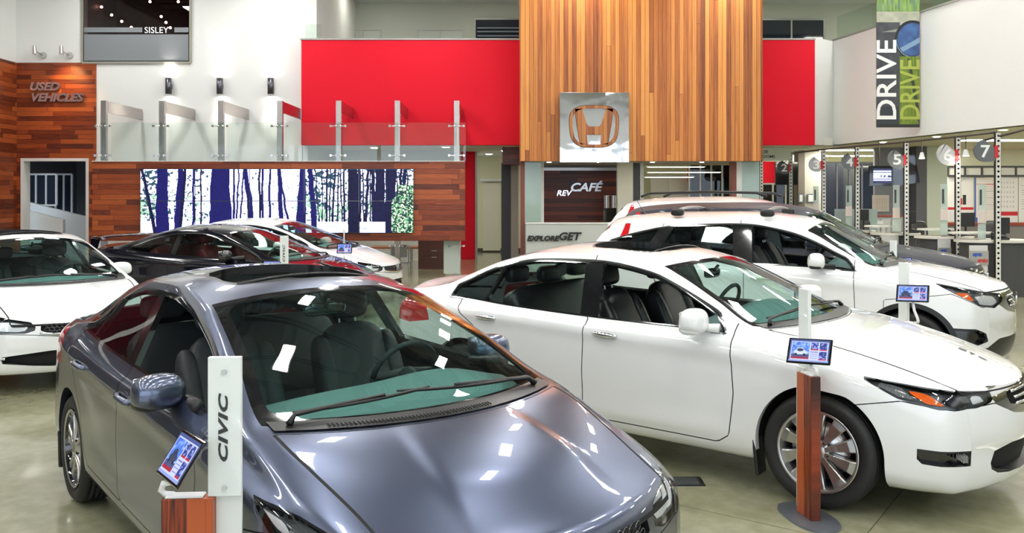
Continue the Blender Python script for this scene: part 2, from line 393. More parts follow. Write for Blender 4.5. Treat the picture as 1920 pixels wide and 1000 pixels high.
# red parapet box with slab, alcove below, upstairs corridor behind
YR = WY(76); zr0, zr1 = WZ(272, 76), WZ(75, 76)
S_('wall_red', WX(565, 76), WX(982, 76), YR, YR+.25, zr0, zr1, REDW)
S_('wall_red_right', WX(1425, 76), WX(1528, 76), YR, YR+.25, zr0, zr1, REDW)
S_('trim_3', WX(563, 76), WX(982, 76), YR-.02, YR+.29, zr1, zr1+.04, TRIMG); S_('trim_4', WX(1425, 76), WX(1529, 76), YR-.02, YR+.29, zr1, zr1+.04, TRIMG)
SOF = mat('soffit_paint', (.70,.69,.60), .7)
S_('ceiling_3', WX(565, 76), 8.0, YR+.25, 28.5, zr0, zr0+.2, SOF)
S_('floor_upstairs', WX(565, 76), 7.5, YR+.25, 28.5, 4.7, 4.8, LGREY)
xa = WX(862, 68)
S_('wall_alcove', xr-.2, xa, WY(67), WY(67)+.2, 0, zr0, WALLW); S_('wall_alcove_left', xr-.02, xr+.12, YB, WY(67), 0, zr0, WALLW)
S_('wall_red_column', WX(864, 66), WX(892, 66), WY(66), WY(66)+.3, 0, zr0, REDW); S_('trim_5', WX(891, 66), WX(894.5, 66), WY(66)-.02, WY(66)+.3, 0, zr0, TRIMG)
CW = mat('warm_corridor_wall', (.80,.78,.55), .7)
S_('wall_corridor', -1.5, 9.5, 28.3, 28.5, 0, zr0, CW)
S_('door_2', WX(905, 59), WX(938, 59), 28.2, 28.3, .05, WZ(343, 59), mat('cream_door', (.80,.77,.62), .5))
S_('trim_6', WX(900, 59), WX(945, 59), 28.05, 28.3, WZ(340, 59), WZ(335, 59), WALLW)
S_('baseboard_back', -1.5, 9.5, 28.26, 28.3, 0, .12, mat('brown_base', (.12,.09,.06), .6))
S_('trim_7', WX(940, 70), WX(958, 70), WY(70), WY(70)+.3, 0, WZ(306, 70), mat('charcoal_column', (.05,.05,.06), .5))
S_('trim_8', WX(958, 71), WX(972, 71), WY(71), WY(71)+.3, 0, WZ(306, 71), mat('taupe_column', (.30,.25,.22), .5))
b = MB(); b.span(WX(942, 73), WX(978, 73), WY(73), WY(73)+1.2, WZ(308, 73), WZ(272, 73)); struct(b.build('trim_9', WOODC))
YC = 27.5; GW = mat('upstairs_wall', (.50,.54,.47), .7)
S_('wall_upstairs', -9, 12.5, YC, YC+.2, 4.8, 8.6, GW)
S_('ceiling_4', xr+.3, 18, YR+.5, YC, WZ(7, 60), WZ(7, 60)+.1, mat('upstairs_ceiling', (.55,.58,.55), .7))
S_('wall_upper_left_return', xr+.10, xr+.34, YB+.25, YC, 4.8, 8.6, WALLW)
def upwin(n, u0, u1, v0, v1, nx, gm, fm=TRIMG): return glazing('window_%d' % n, WX(u0, 60.4), WX(u1, 60.4), YC-.07, WZ(v1, 60.4), WZ(v0, 60.4), nx, 1, fm, gm, .08)
PALEG = mat('pale_office_glass', (.50,.56,.50), .3); 
upwin(4, 646, 712, 54, 82, 2, PALEG, LGREY); upwin(5, 781, 867, 54, 82, 2, PALEG, LGREY); upwin(6, 890, 976, 34, 80, 1, BLUEGL); upwin(7, 1425, 1548, 35, 82, 2, BLUEGL)
for k, v in enumerate((50, 57, 65)):
    b = MB(); b.span(WX(894, 60.6), WX(974, 60.6), YC-.09, YC-.07, WZ(v+1.5, 60.6), WZ(v-1, 60.6)); struct(b.build('window_%d' % (20+k), mat('blind_slat', (.16,.20,.24), .4)))
# cedar-clad tower
sT = 80.; YT = WY(sT); tx0, tx1, tz = WX(975, sT), WX(1430, sT), WZ(302, sT)
b = MB(); b.span(tx0, tx1, YT, YT+.12, tz, 8.6); struct(b.build('wall_tower', WOODV))
b = MB(); b.span(tx0, tx0+.12, YT+.12, YT+3, tz, 8.6); b.span(tx1-.12, tx1, YT+.12, YT+3, tz, 8.6); struct(b.build('wall_tower_sides', WOODV2))
S_('ceiling_5', tx0+.12, tx1-.12, YT+.12, YT+3, tz, tz+.08, mat('tower_soffit', (.35,.30,.26), .6))
# fascia of the service side, running towards the camera
fd = Vector((-.174, 1.0)).normalized(); F0 = Vector((8.12, 22.25)); F1 = F0-fd*32
zf0, zf1 = 3.10, WZ(78, 74)
def along(name, z0, z1, th, m, p0=F0, p1=F1, off=0.):
    d = (p1-p0).normalized(); n = Vector((-d.y, d.x))
    if n.x < 0: n = -n
    a, b_ = p0+n*off, p1+n*off; P = [(a.x, a.y), (b_.x, b_.y), (b_.x+n.x*th, b_.y+n.y*th), (a.x+n.x*th, a.y+n.y*th)]
    q = MB(); q.prism(P, 2, z0, z1); return q.build(name, m)
struct(along('wall_right_fascia', zf0, zf1, .25, WALLW)); struct(along('trim_10', zf1, zf1+.04, .29, TRIMG, off=-.02))
b = MB(); b.prism([(WX(1528, 76), YR), (F0.x, F0.y), (F0.x+.3, F0.y+.1), (WX(1528, 76), YR+.3)], 2, zr0, zf1); struct(b.build('wall_fascia_corner', WALLW))
b = MB(); b.prism([(F0.x+.1, F0.y), (F1.x+.1, F1.y), (22, F1.y), (22, 32), (F0.x+.1, 32)], 2, zf0+.0, zf0+.12); struct(b.build('ceiling_6', mat('service_soffit', (.62,.60,.46), .7)))
b = MB(); b.span(12.5, 22, -9, 28, 8.0, 8.1); struct(b.build('ceiling_7', mat('upstairs_ceiling', (.55,.58,.55), .7)))
S_('wall_upstairs_right', 16, 16.2, -9, 28, 3.3, 8.0, GW)
S_('wall_right', 21.6, 21.9, -9, 32, 0, 8.6, WALLW); S_('wall_service_back', 8.2, 22, 30, 30.2, 0, zf0, CREAM)
S_('wall_right_back_upper', 12.5, 22, YC, YC+.2, 4.8, 8.6, GW)
# ceiling: grey ribbed deck, joists
b = MB(); V = []; n = 0
xs = np.arange(-13, 22, .10)
for k, x in enumerate(xs): z = 8.6+(.10 if (k//2) % 2 else 0); V += [(x, -9.3, z), (x, 28.5, z)]
b.add(V, [(2*k, 2*k+1, 2*k+3, 2*k+2) for k in range(len(xs)-1)]); struct(b.build('ceiling', mat('grey_roof_deck', (.42,.46,.52), .6)))
b = MB()
for k in range(24):
    y = -8.6+k*1.55; b.span(-13, 22, y-.03, y+.03, 8.30, 8.36); b.span(-13, 22, y-.03, y+.03, 8.52, 8.58)
for k in range(9): x = -12+k*3.9; b.span(x-.15, x+.15, -9, 28, 7.9, 8.28)
struct(b.build('trim_41', mat('roof_joist', (.10,.10,.11), .5)))
for k in range(7):
    S_('trim_%d' % (30+k), -13, 22, -7+k*4.6-.08, -7+k*4.6+.08, 8.1, 8.55, mat('roof_beam', (.13,.13,.14), .5))
S_('trim_40', -13, 22, -9.3, -9.25, 8.6, 8.7, WALLW)
LAMP = mat('lamp_panel', (1,1,1), emit=(1,.985,.95), es=CEIL_LAMP)
n = 0
for i, x in enumerate((-9.5, -5.8, -2.1, 1.6, 5.3, 8.6)):
    for j, y in enumerate((-5.5, -2.2, 1.1, 4.4, 7.7, 11.0, 14.3, 17.6, 20.4)):  # the last row is added, out of view, to brighten the back wall
        f = empty('ceiling_light', (x, y, 7.35)); tag(f, 'rectangular fluorescent ceiling fixture hung above the showroom floor', 'ceiling light', 'showroom ceiling fixtures')
        b = MB(); b.box((0, 0, .05), (.36, 1.26, .08)); b.cyl((0, .4, .09), (0, .4, .95), .006, n=5); b.cyl((0, -.4, .09), (0, -.4, .95), .006, n=5); b.build('housing', TRIMG, f)
        b = MB(); b.box((0, 0, .0), (.30, 1.2, .02)); b.build('diffuser', LAMP, f)

# ================================================================== CARS
# car frame: x runs back from the nose, y to the car's right, z up
def pchip(tab):
    t = sorted(tab); x = np.array([p[0] for p in t], float); y = np.array([p[1] for p in t], float)
    h = np.diff(x); d = np.diff(y)/h; m = np.zeros_like(y)
    for i in range(1, len(x)-1):
        if d[i-1]*d[i] > 0:
            w1 = 2*h[i]+h[i-1]; w2 = h[i]+2*h[i-1]; m[i] = (w1+w2)/(w1/d[i-1]+w2/d[i])
    m[0] = d[0]; m[-1] = d[-1]
    def f(q):
        q = np.clip(np.asarray(q, float), x[0], x[-1]); k = np.clip(np.searchsorted(x, q, side='right')-1, 0, len(x)-2)
        s = (q-x[k])/h[k]
        return ((1+2*s)*(1-s)**2*y[k]+s*(1-s)**2*h[k]*m[k]+s*s*(3-2*s)*y[k+1]+s*s*(s-1)*h[k]*m[k+1])
    return f
def sdf(poly):
    A = np.array(poly, float); B = np.roll(A, -1, 0)
    def f(px, pz):
        P = np.stack([px, pz], -1)[:, None, :]; E = (B-A)[None]; Wv = P-A[None]
        t = np.clip((Wv*E).sum(-1)/np.maximum((E*E).sum(-1), 1e-12), 0, 1)
        d = np.sqrt(((Wv-E*t[..., None])**2).sum(-1)).min(1)
        c = np.zeros(len(px), bool)
        for a, b in zip(A, B):
            cr = ((a[1] > pz) != (b[1] > pz)) & (px < (b[0]-a[0])*(pz-a[1])/((b[1]-a[1]) if b[1] != a[1] else 1e-9)+a[0]); c ^= cr
        return np.where(c, -d, d)
    return f
def smooth_poly(pts, it=2):
    P = [np.array(p, float) for p in pts]
    for _ in range(it):
        Q = []
        for i in range(len(P)):
            a, b = P[i], P[(i+1) % len(P)]; Q += [a*.8+b*.2, a*.2+b*.8]
        P = Q
    return [tuple(p) for p in P]
class Shell:
    def __init__(s, P, Nn, Q, F, tags): s.P = P; s.N = Nn; s.Q = Q; s.F = F; s.T = tags
    def _split(s, g, ok, inside):
        gv = g(s.P, s.Q); gv[np.abs(gv) < 2e-4] = 0.0
        cross = {}; newF = []; newT = []; pend = []
        neg = gv < 0; pos = gv > 0
        for f, t in zip(s.F, s.T):
            if t not in ok: newF.append(f); newT.append(t); continue
            an = any(neg[i] for i in f); ap = any(pos[i] for i in f)
            if not (an and ap):
                newF.append(f); newT.append(inside if (an and inside) else t); continue
            a, b = [], []
            for k in range(len(f)):
                i, j = f[k], f[(k+1) % len(f)]
                if gv[i] <= 0: a.append(i)
                if gv[i] >= 0: b.append(i)
                if gv[i]*gv[j] < 0:
                    key = (min(i, j), max(i, j))
                    if key not in cross: cross[key] = len(s.P)+len(cross)
                    a.append(cross[key]); b.append(cross[key])
            if len(a) > 2: newF.append(tuple(a)); newT.append(inside if inside else t)
            if len(b) > 2: newF.append(tuple(b)); newT.append(t)
        if cross:
            K = np.array(list(cross.keys())); lo = np.zeros(len(K)); hi = np.ones(len(K)); sl = np.sign(gv[K[:, 0]])
            for _ in range(12):
                m = (lo+hi)/2; w = m[:, None]
                gm = g(s.P[K[:, 0]]*(1-w)+s.P[K[:, 1]]*w, s.Q[K[:, 0]]*(1-w)+s.Q[K[:, 1]]*w)
                same = np.sign(gm) == sl; lo = np.where(same, m, lo); hi = np.where(same, hi, m)
            w = ((lo+hi)/2)[:, None]
            s.P = np.vstack([s.P, s.P[K[:, 0]]*(1-w)+s.P[K[:, 1]]*w]); nn = s.N[K[:, 0]]*(1-w)+s.N[K[:, 1]]*w
            s.N = np.vstack([s.N, nn/np.linalg.norm(nn, axis=1, keepdims=True)]); s.Q = np.vstack([s.Q, s.Q[K[:, 0]]*(1-w)+s.Q[K[:, 1]]*w])
        s.F = newF; s.T = newT
    def region(s, g, ok, name, band=0.0, bandtag='gap', mode='both'):
        ok = set(ok)
        s._split(g, ok, name)
        if band > 0:
            b = {'both': lambda P, Q: np.abs(g(P, Q))-band, 'in': lambda P, Q: np.maximum(g(P, Q), -g(P, Q)-band), 'out': lambda P, Q: np.maximum(-g(P, Q), g(P, Q)-band)}[mode]
            s._split(b, (ok | {name}) if mode == 'both' else ({name} if mode == 'in' else ok), bandtag)
    def take(s, tags, flip=False, off=0.0):
        idx = {}; F = []; V = []
        for f, t in zip(s.F, s.T):
            if t in tags:
                g = []
                for i in f:
                    if i not in idx: idx[i] = len(V); V.append(i)
                    g.append(idx[i])
                F.append(tuple(g))
        V = np.array(V, int)
        if len(V) == 0: return np.zeros((0, 3)), np.zeros((0, 3)), []
        P = s.P[V]-s.N[V]*off; Nn = s.N[V].copy()
        if flip: F = [tuple(reversed(f)) for f in F]; Nn = -Nn
        return P, Nn, F
    def border(s, A, B):
        """edges of faces tagged in A that touch faces tagged in B"""
        ed = {}
        for f, t in zip(s.F, s.T):
            if t in B:
                for k in range(len(f)): ed[(f[(k+1) % len(f)], f[k])] = 1
        out = []
        for f, t in zip(s.F, s.T):
            if t in A:
                for k in range(len(f)):
                    e = (f[k], f[(k+1) % len(f)])
                    if e in ed: out.append(e)
        return out
def mirror(P, Nn, F):
    P2 = P.copy(); P2[:, 1] *= -1; N2 = Nn.copy(); N2[:, 1] *= -1
    return P2, N2, [tuple(reversed(f)) for f in F]
def join(*L):
    Vs, Ns, Fs = [], [], []; n = 0
    for P, Nn, F in L:
        Vs.append(P); Ns.append(Nn); Fs += [tuple(i+n for i in f) for f in F]; n += len(P)
    return np.vstack(Vs), np.vstack(Ns), Fs
def strip(s, edges, vec):
    """a wall grown from edges by a vector function"""
    P = []; F = []; Nn = []
    for i, j in edges:
        n = len(P); a, b = s.P[i], s.P[j]; va, vb = vec(a, s.N[i]), vec(b, s.N[j])
        P += [a, b, b+vb, a+va]; nn = np.cross(b-a, va); l = np.linalg.norm(nn); nn = nn/l if l > 1e-9 else s.N[i]; Nn += [nn]*4; F.append((n, n+1, n+2, n+3))
    if not P: return np.zeros((0, 3)), np.zeros((0, 3)), []
    return np.array(P), np.array(Nn), F
def build_grid(S, dx=.03):
    L = S['L']; x0, x1 = S['x0'], S['x1']; zn, zt, yn = S['zn'], S['zt'], S['yn']
    u = [x0]; step = .004
    while u[-1] < (x0+x1)/2: u.append(u[-1]+step); step = min(dx, step*1.28)
    v = [x1]; step = .004
    while v[-1] > u[-1]+dx: v.append(v[-1]-step); step = min(dx, step*1.28)
    xs = np.array(u+v[::-1])
    R = [(pchip([(p[0], p[1]) for p in r]), pchip([(p[0], p[2]) for p in r])) for r in S['rows']]
    C = pchip(S['C']); bow = pchip(S['bow'])
    n = 2.3
    def ends(a, b):
        t = np.clip((xs-x0)/a, 0, 1); e1 = (1-(1-t)**n)**(1/n)
        t = np.clip((x1-xs)/b, 0, 1); e2 = (1-(1-t)**n)**(1/n)
        return e1, e2
    ef, er = ends(S.get('af', .13), S.get('ar', .12))
    yf = 1-(1-np.clip((xs-x0)/S.get('ayf', .12), 0, 1))**2.1; yr = 1-(1-np.clip((x1-xs)/S.get('ayr', .15), 0, 1))**2.1
    bw = bow(xs)
    def shape(y, z):
        zc = np.where(xs < L/2, zn+(z-zn)*ef, zt+(z-zt)*er)
        yc = np.where(xs < L/2, yn+(y-yn)*yf, yn+(y-yn)*yr)
        return yc, zc
    key = [shape(r[0](xs), r[1](xs)) for r in R]
    zcen = C(xs-bw); zcen = np.where(xs < L/2, zn+(zcen-zn)*ef, zt+(zcen-zt)*er)
    Y = [k[0] for k in key]; Z = [k[1] for k in key]
    cols = []   # (y, z, T)
    y0, z0 = Y[0], Z[0]
    for k in range(4): f = k/4; cols.append((y0*f, z0+0*f, -1+f))
    subs = S.get('subs', [4, 9, 11, 5, 10, 4])
    nk = len(Y)
    for a in range(nk-1):
        pm = a-1 if a > 0 else a; pp = a+2 if a+2 < nk else nk-1
        for k in range(subs[a]):
            t = k/subs[a]
            def cr(Q, lo=None):
                p0, p1, p2, p3 = Q[pm], Q[a], Q[a+1], Q[pp]
                m1 = (p2-p0)*.5; m2 = (p3-p1)*.5
                return (2*t**3-3*t**2+1)*p1+(t**3-2*t**2+t)*m1+(-2*t**3+3*t**2)*p2+(t**3-t**2)*m2
            cols.append((cr(Y), cr(Z), a+t))
    y6, z6 = Y[-1], Z[-1]; NT = 26; pw = S.get('crown', 2.2)
    for k in range(NT+1):
        f = math.cos(PI/2*k/NT) if k < NT else 0.0
        f = 1-k/NT
        zz = zcen+(z6-zcen)*abs(f)**pw
        if S.get('crease'):
            cf, ca = S['crease']; cw = cf*(1-.35*np.clip((xs-x0)/.9, 0, 1)**1)+.12*0; e_ = np.clip((cw-f)/.10, 0, 1); zz = zz+ca*(e_*e_*(3-2*e_))*np.clip((xs-x0-.10)/.25, 0, 1)*np.clip((S['hood'][1]+.05-xs)/.25, 0, 1)
        cols.append((y6*f, zz, nk-1+k/NT))
    nC = len(cols); nX = len(xs)
    P = np.zeros((nX, nC, 3)); Q = np.zeros((nX, nC, 2))
    for j, (y, z, T) in enumerate(cols):
        P[:, j, 1] = y; P[:, j, 2] = z; sh = 0
        if T >= nk-1: sh = bw*(1-np.abs(y/np.maximum(y6, 1e-6))**2)
        elif T < 0: sh = bw*(1-np.abs(y/np.maximum(y0, 1e-6))**2)
        P[:, j, 0] = xs-sh; Q[:, j, 0] = xs; Q[:, j, 1] = T
    for (zt_, amp, hw_, xa, xb) in S.get('ridges', ()):
        zc = pchip(zt_)(P[:, :, 0]); fade = np.clip((P[:, :, 0]-xa)/.35, 0, 1)*np.clip((xb-P[:, :, 0])/.35, 0, 1); q = 1-np.abs(P[:, :, 2]-zc)/hw_
        up = P[:, :, 2] > zc; q = np.where(up, 1-np.abs(P[:, :, 2]-zc)/(hw_*1.8), q); P[:, :, 1] += amp*np.clip(q, 0, 1)*fade*(Q[:, :, 1] < 4)*(Q[:, :, 1] > .5)
    dj = np.gradient(P, axis=1); di = np.gradient(P, axis=0)
    Nn = np.cross(dj, di); l = np.linalg.norm(Nn, axis=2, keepdims=True)
    Nn = Nn/np.maximum(l, 1e-9)
    bad = (l[..., 0] < 1e-7); Nn[bad] = (0, 0, 1)
    Nn[0, :] = Nn[1, :]*.3; Nn[0, :, 0] -= 1; Nn[-1, :] = Nn[-2, :]*.3; Nn[-1, :, 0] += 1
    Nn[:, -1, 1] = 0; Nn[:, 0, 1] = 0
    Nn /= np.maximum(np.linalg.norm(Nn, axis=2, keepdims=True), 1e-9)
    idx = np.arange(nX*nC).reshape(nX, nC); F = []
    for i in range(nX-1):
        for j in range(nC-1):
            F.append((idx[i, j], idx[i, j+1], idx[i+1, j+1], idx[i+1, j]))
    F = [tuple(int(q) for q in f) for f in F]
    # weld collapsed ends so that no face is degenerate beyond use
    return Shell(P.reshape(-1, 3), Nn.reshape(-1, 3), Q.reshape(-1, 2), F, ['body']*len(F)), R, C, bow

def wheel(parent, name, x, y, r, style, side):
    """tyre with its rim (and brake disc) as children; outer face towards +y for side=1"""
    w = .205; rr = style['rim']; m = MB()
    h = w/2
    prof = [(-h*.75, rr-.012), (-h*.92, rr+.01), (-h, (rr+r)/2), (-h*.93, r-.022), (-h*.72, r-.004)]
    for g in (-.45, -.15, .15, .45):
        prof += [(h*(g-.05), r), (h*(g-.03), r-.008), (h*(g+.03), r-.008), (h*(g+.05), r)]
    prof += [(h*.72, r-.004), (h*.93, r-.022), (h, (rr+r)/2+.012), (h*.985, (rr+r)/2-.01), (h*.90, rr+.014), (h*.80, rr-.004), (h*.70, rr-.014)]
    m.lathe([(a*side, q) for a, q in prof], 'y', n=64)
    ty = m.build(name, RUBBER, parent, (x, y, r))
    d = side*h
    m = MB()
    m.lathe([(d*.93, rr+.002), (d*.96, rr-.003), (d*.90, rr-.012)], 'y', n=64); m.lathe([(d*.90, rr-.012), (d*.55, rr-.028), (-d*.7, rr-.034)], 'y', n=64, mi=1 if style.get('black') else 0)
    lip = m
    n, w0, w1, r0, r1 = style['n'], style['w0'], style['w1'], .045, rr-.016
    for k in range(n):
        base = 2*PI*k/n
        for off in style.get('pair', (0,)):
            a = base+off
            R = Matrix.Rotation(-a, 3, 'Y'); V = []
            rs = np.linspace(0, 1, 6)
            for t in rs:
                rad = r0+(r1-r0)*t; ww = (w0+(w1-w0)*t**style.get('pw', 1.0))/2; yy = d*(.80-.16*math.sin(PI*min(1, t*1.0))*.5-(.10 if t > .9 else 0)); cx = style.get('sweep', 0)*math.sin(t*PI)
                for sx, dy in ((-1, 0), (-.82, .006), (.82, .006), (1, 0), (1, -.034), (-1, -.034)):
                    V.append(R @ Vector((sx*ww+cx, yy+side*dy, rad)))
            F = [(q*6+p, q*6+(p+1) % 6, (q+1)*6+(p+1) % 6, (q+1)*6+p) for q in range(5) for p in range(6)]+[tuple(range(6)), tuple(reversed(range(30, 36)))]
            lip.add([tuple(v) for v in V], F, 0, False)
    lip.lathe([(d*.88, 0), (d*.88, .028), (d*.84, .034), (d*.80, .062), (d*.55, .070)], 'y', n=32)
    for k in range(5):
        R = Matrix.Rotation(-(2*PI*(k+.5)/5), 3, 'Y'); c = R @ Vector((0, 0, .055)); lip.cyl((c.x, d*.60, c.z), (c.x, d*.84, c.z), .011, n=8, mi=1)
    lip.cyl((0, d*.87, 0), (0, d*.90, 0), .024, n=20, mi=1)
    lip.build('rim', [style['m'], GLOSSB], ty)
    m = MB(); m.lathe([(d*.30, .03), (d*.30, rr*.72), (d*.22, rr*.72), (d*.22, .03)], 'y', n=40)
    m.build('brake_disc', STEEL, ty)
    m = MB(); m.lathe([(-d*.2, .01), (-d*.2, rr-.03), (-d*.5, rr-.03)], 'y', n=32); m.build('wheel_backing', DARKIN, ty)
    return ty

def seat(parent, x, y, z, w=.50, name='front_seat', m=None, hr=True, lean=.42, zs=0.):
    m = m or SEATM; k = MB()
    k.blob((x, y, z), (.27, w/2, .09), (.45, .35))
    for sd in (-1, 1): k.blob((x+.02, y+sd*w*.43, z+.04), (.25, .06, .075), (.6, .6))
    R = Matrix.Rotation(lean, 3, 'Y')
    k.blob((x+.35, y, z+.31+zs), (.08, w/2*.90, .31), (.48, .5), R=R, taper=.20)
    for sd in (-1, 1): k.blob((x+.33, y+sd*w*.40, z+.30), (.085, .055, .26), (.6, .7), R=R, taper=.1)
    o = k.build(name, m, parent)
    if hr:
        q = MB(); q.blob((x+.51, y, z+.71+zs), (.052, .13, .095), (.55, .55), R=Matrix.Rotation(.2, 3, 'Y')); 
        for sd in (-1, 1): q.cyl((x+.48, y+sd*.05, z+.56), (x+.51, y+sd*.05, z+.67), .006, n=6, mi=1)
        q.build('headrest', [m, STEEL], o)
    return o

RIB = None
def lamp_mats():
    global RIB, CHROMER, PROJM
    m, nt, b = new_mat('ribbed_reflector'); b.inputs['Metallic'].default_value = .5; b.inputs['Base Color'].default_value = (.62,.62,.64,1); b.inputs['Roughness'].default_value = .15
    tc = nt.nodes.new('ShaderNodeTexCoord'); w = nt.nodes.new('ShaderNodeTexWave'); w.inputs['Scale'].default_value = 26; w.inputs['Distortion'].default_value = 1.5; bp = nt.nodes.new('ShaderNodeBump'); bp.inputs['Strength'].default_value = 1; bp.inputs['Distance'].default_value = .03
    nt.links.new(tc.outputs['Object'], w.inputs['Vector']); nt.links.new(w.outputs[0], bp.inputs['Height']); nt.links.new(bp.outputs[0], b.inputs['Normal']); RIB = m
    CHROMER = mat('bright_reflector', (.85,.86,.88), .22, .45); PROJM = mat('projector_glass', (.02,.02,.03), .03, 0, 1)
lamp_mats()
def make_car(name, S, loc, th, label, paint, group=None):
    root = empty(name, (loc[0], loc[1], 0), th+PI, label, 'car', group)
    sh, R, Cc, bow = build_grid(S, S.get('dx', .03))
    L, ax = S['L'], S['axles']; r = S['r']; Ra = S.get('Ra', r+.035); hw = S['hw']
    y6 = R[-1][0]; z4 = R[4][1]; z5 = R[5][1]; z6 = R[6][1]
    B = {'body'}
    sh.region(lambda P, Q: np.where(Q[:, 1] < 2.6, np.hypot(P[:, 0]-ax[0], P[:, 2]-(r+.01))-Ra, 9.), B, 'void')
    sh.region(lambda P, Q: np.where(Q[:, 1] < 2.6, np.hypot(P[:, 0]-ax[1], P[:, 2]-(r+.01))-Ra, 9.), B, 'void')
    # cut away under the arches, too
    for k in (0, 1):
        sh.region(lambda P, Q, k=k: np.where(Q[:, 1] < 1.5, np.maximum(np.abs(P[:, 0]-ax[k])-Ra, np.maximum(P[:, 2]-(r+.01), .50-P[:, 1])), 9.), B, 'void')
    if S.get('clad'):
        cl = S['clad']
        sh.region(lambda P, Q: np.minimum(np.where(Q[:, 1] < 2.9, np.minimum(np.hypot(P[:, 0]-ax[0], P[:, 2]-r), np.hypot(P[:, 0]-ax[1], P[:, 2]-r))-Ra-cl[0], 9.), P[:, 2]-cl[1](P[:, 0])), B, 'clad')
    # windscreen and rear window
    w0, w1 = S['ws']; g0, g1 = S['rg']
    sh.region(lambda P, Q: np.maximum.reduce([w0-Q[:, 0], Q[:, 0]-w1, (6.0-Q[:, 1])*.12]), B, 'wsedge')
    rb = lambda ax_, bx_, q, yv, rc: (lambda dx_, dy_: np.hypot(np.maximum(dx_+rc, 0), np.maximum(dy_+rc, 0))+np.minimum(np.maximum(dx_, dy_), -rc)*1.0-rc+rc*0 if False else np.where((dx_ > -rc) & (dy_ > -rc), np.hypot(dx_+rc, dy_+rc)-rc, np.maximum(dx_, dy_)))(np.maximum(ax_-q, q-bx_), yv)
    sh.region(lambda P, Q: rb(w0+.012, w1-.012, Q[:, 0], np.abs(P[:, 1])-(y6(Q[:, 0])-.014), S.get('wsr', .07)), {'wsedge'}, 'windshield', .035, 'frit', 'in')
    sh.region(lambda P, Q: np.maximum.reduce([g0-Q[:, 0], Q[:, 0]-g1, (6.0-Q[:, 1])*.12]), B, 'wsedge')
    sh.region(lambda P, Q: rb(g0+.012, g1-.012, Q[:, 0], np.abs(P[:, 1])-(y6(Q[:, 0])-.014), .06), {'wsedge'}, 'rear_glass', .04, 'frit', 'in')
    # side windows
    d0, d1 = S['dlo']
    xx = np.linspace(d0, d1, 26); lo = [(x, float(z4(x))+S.get('dl', .012)) for x in xx]
    xu = np.linspace(d0+S.get('du0', .02), d1-S.get('du1', .03), 34)[::-1]; up = [(x, max(float(z5(x))-S.get('du', .004), float(z4(x))+.03)) for x in xu]
    dpoly = lo+up; dl = sdf(dpoly); side_ok = lambda Q: (Q[:, 1] > 3.2) & (Q[:, 1] < 6.02)
    dd = lambda P, Q: np.where(side_ok(Q), dl(P[:, 0], P[:, 2]), 9.)
    sh.region(dd, B, 'dlo', S.get('trimw', .012), 'dlotrim', 'out')
    sh.region(lambda P, Q: np.where(side_ok(Q), dl(P[:, 0], P[:, 2])+.012, 9.), {'dlo'}, 'sglass')
    for (xa, za, xb, zb, w) in S['pillars']:   # slanted black bars across the side glass
        n = np.array([zb-za, -(xb-xa)]); n = n/np.linalg.norm(n)
        gp = lambda P, Q, n=n, xa=xa, za=za, w=w: np.abs((P[:, 0]-xa)*n[0]+(P[:, 2]-za)*n[1])-w
        gs = lambda P, Q, n=n, xa=xa, za=za: (P[:, 0]-xa)*n[0]+(P[:, 2]-za)*n[1]
        sh._split(gs, {'sglass'}, None); sh._split(gp, {'sglass'}, 'bpillar')
    for k, xc in enumerate(S['winsplit']):
        sh._split(lambda P, Q, xc=xc: P[:, 0]-xc, {'sglass'}, 'sg%d' % k)
    # hood, sunroof, trunk lid
    hx0, hx1 = S['hood']
    gh = lambda P, Q: np.maximum.reduce([hx0-Q[:, 0], Q[:, 0]-hx1, (6.0-Q[:, 1])*.12, np.abs(P[:, 1])-y6(Q[:, 0])+.008])
    sh.region(gh, B, 'hood', .0032)
    if S.get('trunk'):
        t0, t1 = S['trunk']
        sh.region(lambda P, Q: np.maximum.reduce([t0-Q[:, 0], Q[:, 0]-t1, (6.0-Q[:, 1])*.12, np.abs(P[:, 1])-y6(Q[:, 0])+.012]), B, 'trunk', .003)
    if S.get('sun'):
        s0, s1, sy = S['sun']; sp = sdf(smooth_poly([(s0, -sy), (s1, -sy), (s1, sy), (s0, sy)], 2))
        sh.region(lambda P, Q: np.where(Q[:, 1] > 5.9, sp(P[:, 0], P[:, 1]), 9.), B, 'sunhole', .022, 'suntrim', 'out')
    # doors
    for k, poly in enumerate(S['doors']):
        if k: xm = min(p[0] for p in poly)+.25; poly = [(a-.03 if a < xm else a, z) for a, z in poly]
        f = sdf(poly); sh.region(lambda P, Q, f=f: np.where((Q[:, 1] > .7) & (Q[:, 1] < 5.3), f(P[:, 0], P[:, 2]), 9.), B | {'clad'}, 'door%d' % k, .0035)
    # front and tail features drawn on (arc, height)
    fx = S.get('fx', 1.0); fa = lambda P, Q: (np.arctan2(np.abs(P[:, 1]), fx-P[:, 0]), P[:, 2])
    ta = lambda P, Q: (np.arctan2(np.abs(P[:, 1]), P[:, 0]-(L-fx)), P[:, 2])
    tags_seen = []
    for (tg, which, poly, band, btag, oks) in S['feat']:
        f = sdf(poly); coord = fa if which == 'f' else ta
        def g(P, Q, f=f, coord=coord, which=which):
            a, z = coord(P, Q); front = P[:, 0] < 1.35 if which == 'f' else P[:, 0] > L-1.35
            return np.where(front & (P[:, 2] > .16), f(a, z), 9.)
        sh.region(g, set(oks), tg, band, btag, 'in' if btag != 'gap' else 'both')
    # front bumper / fender line
    if S.get('bump'):
        f = sdf(S['bump']); sh.region(lambda P, Q: np.where((P[:, 0] < 1.4), f(np.arctan2(np.abs(P[:, 1]), fx-P[:, 0]), P[:, 2]), 9.), B, 'bumper', .003)
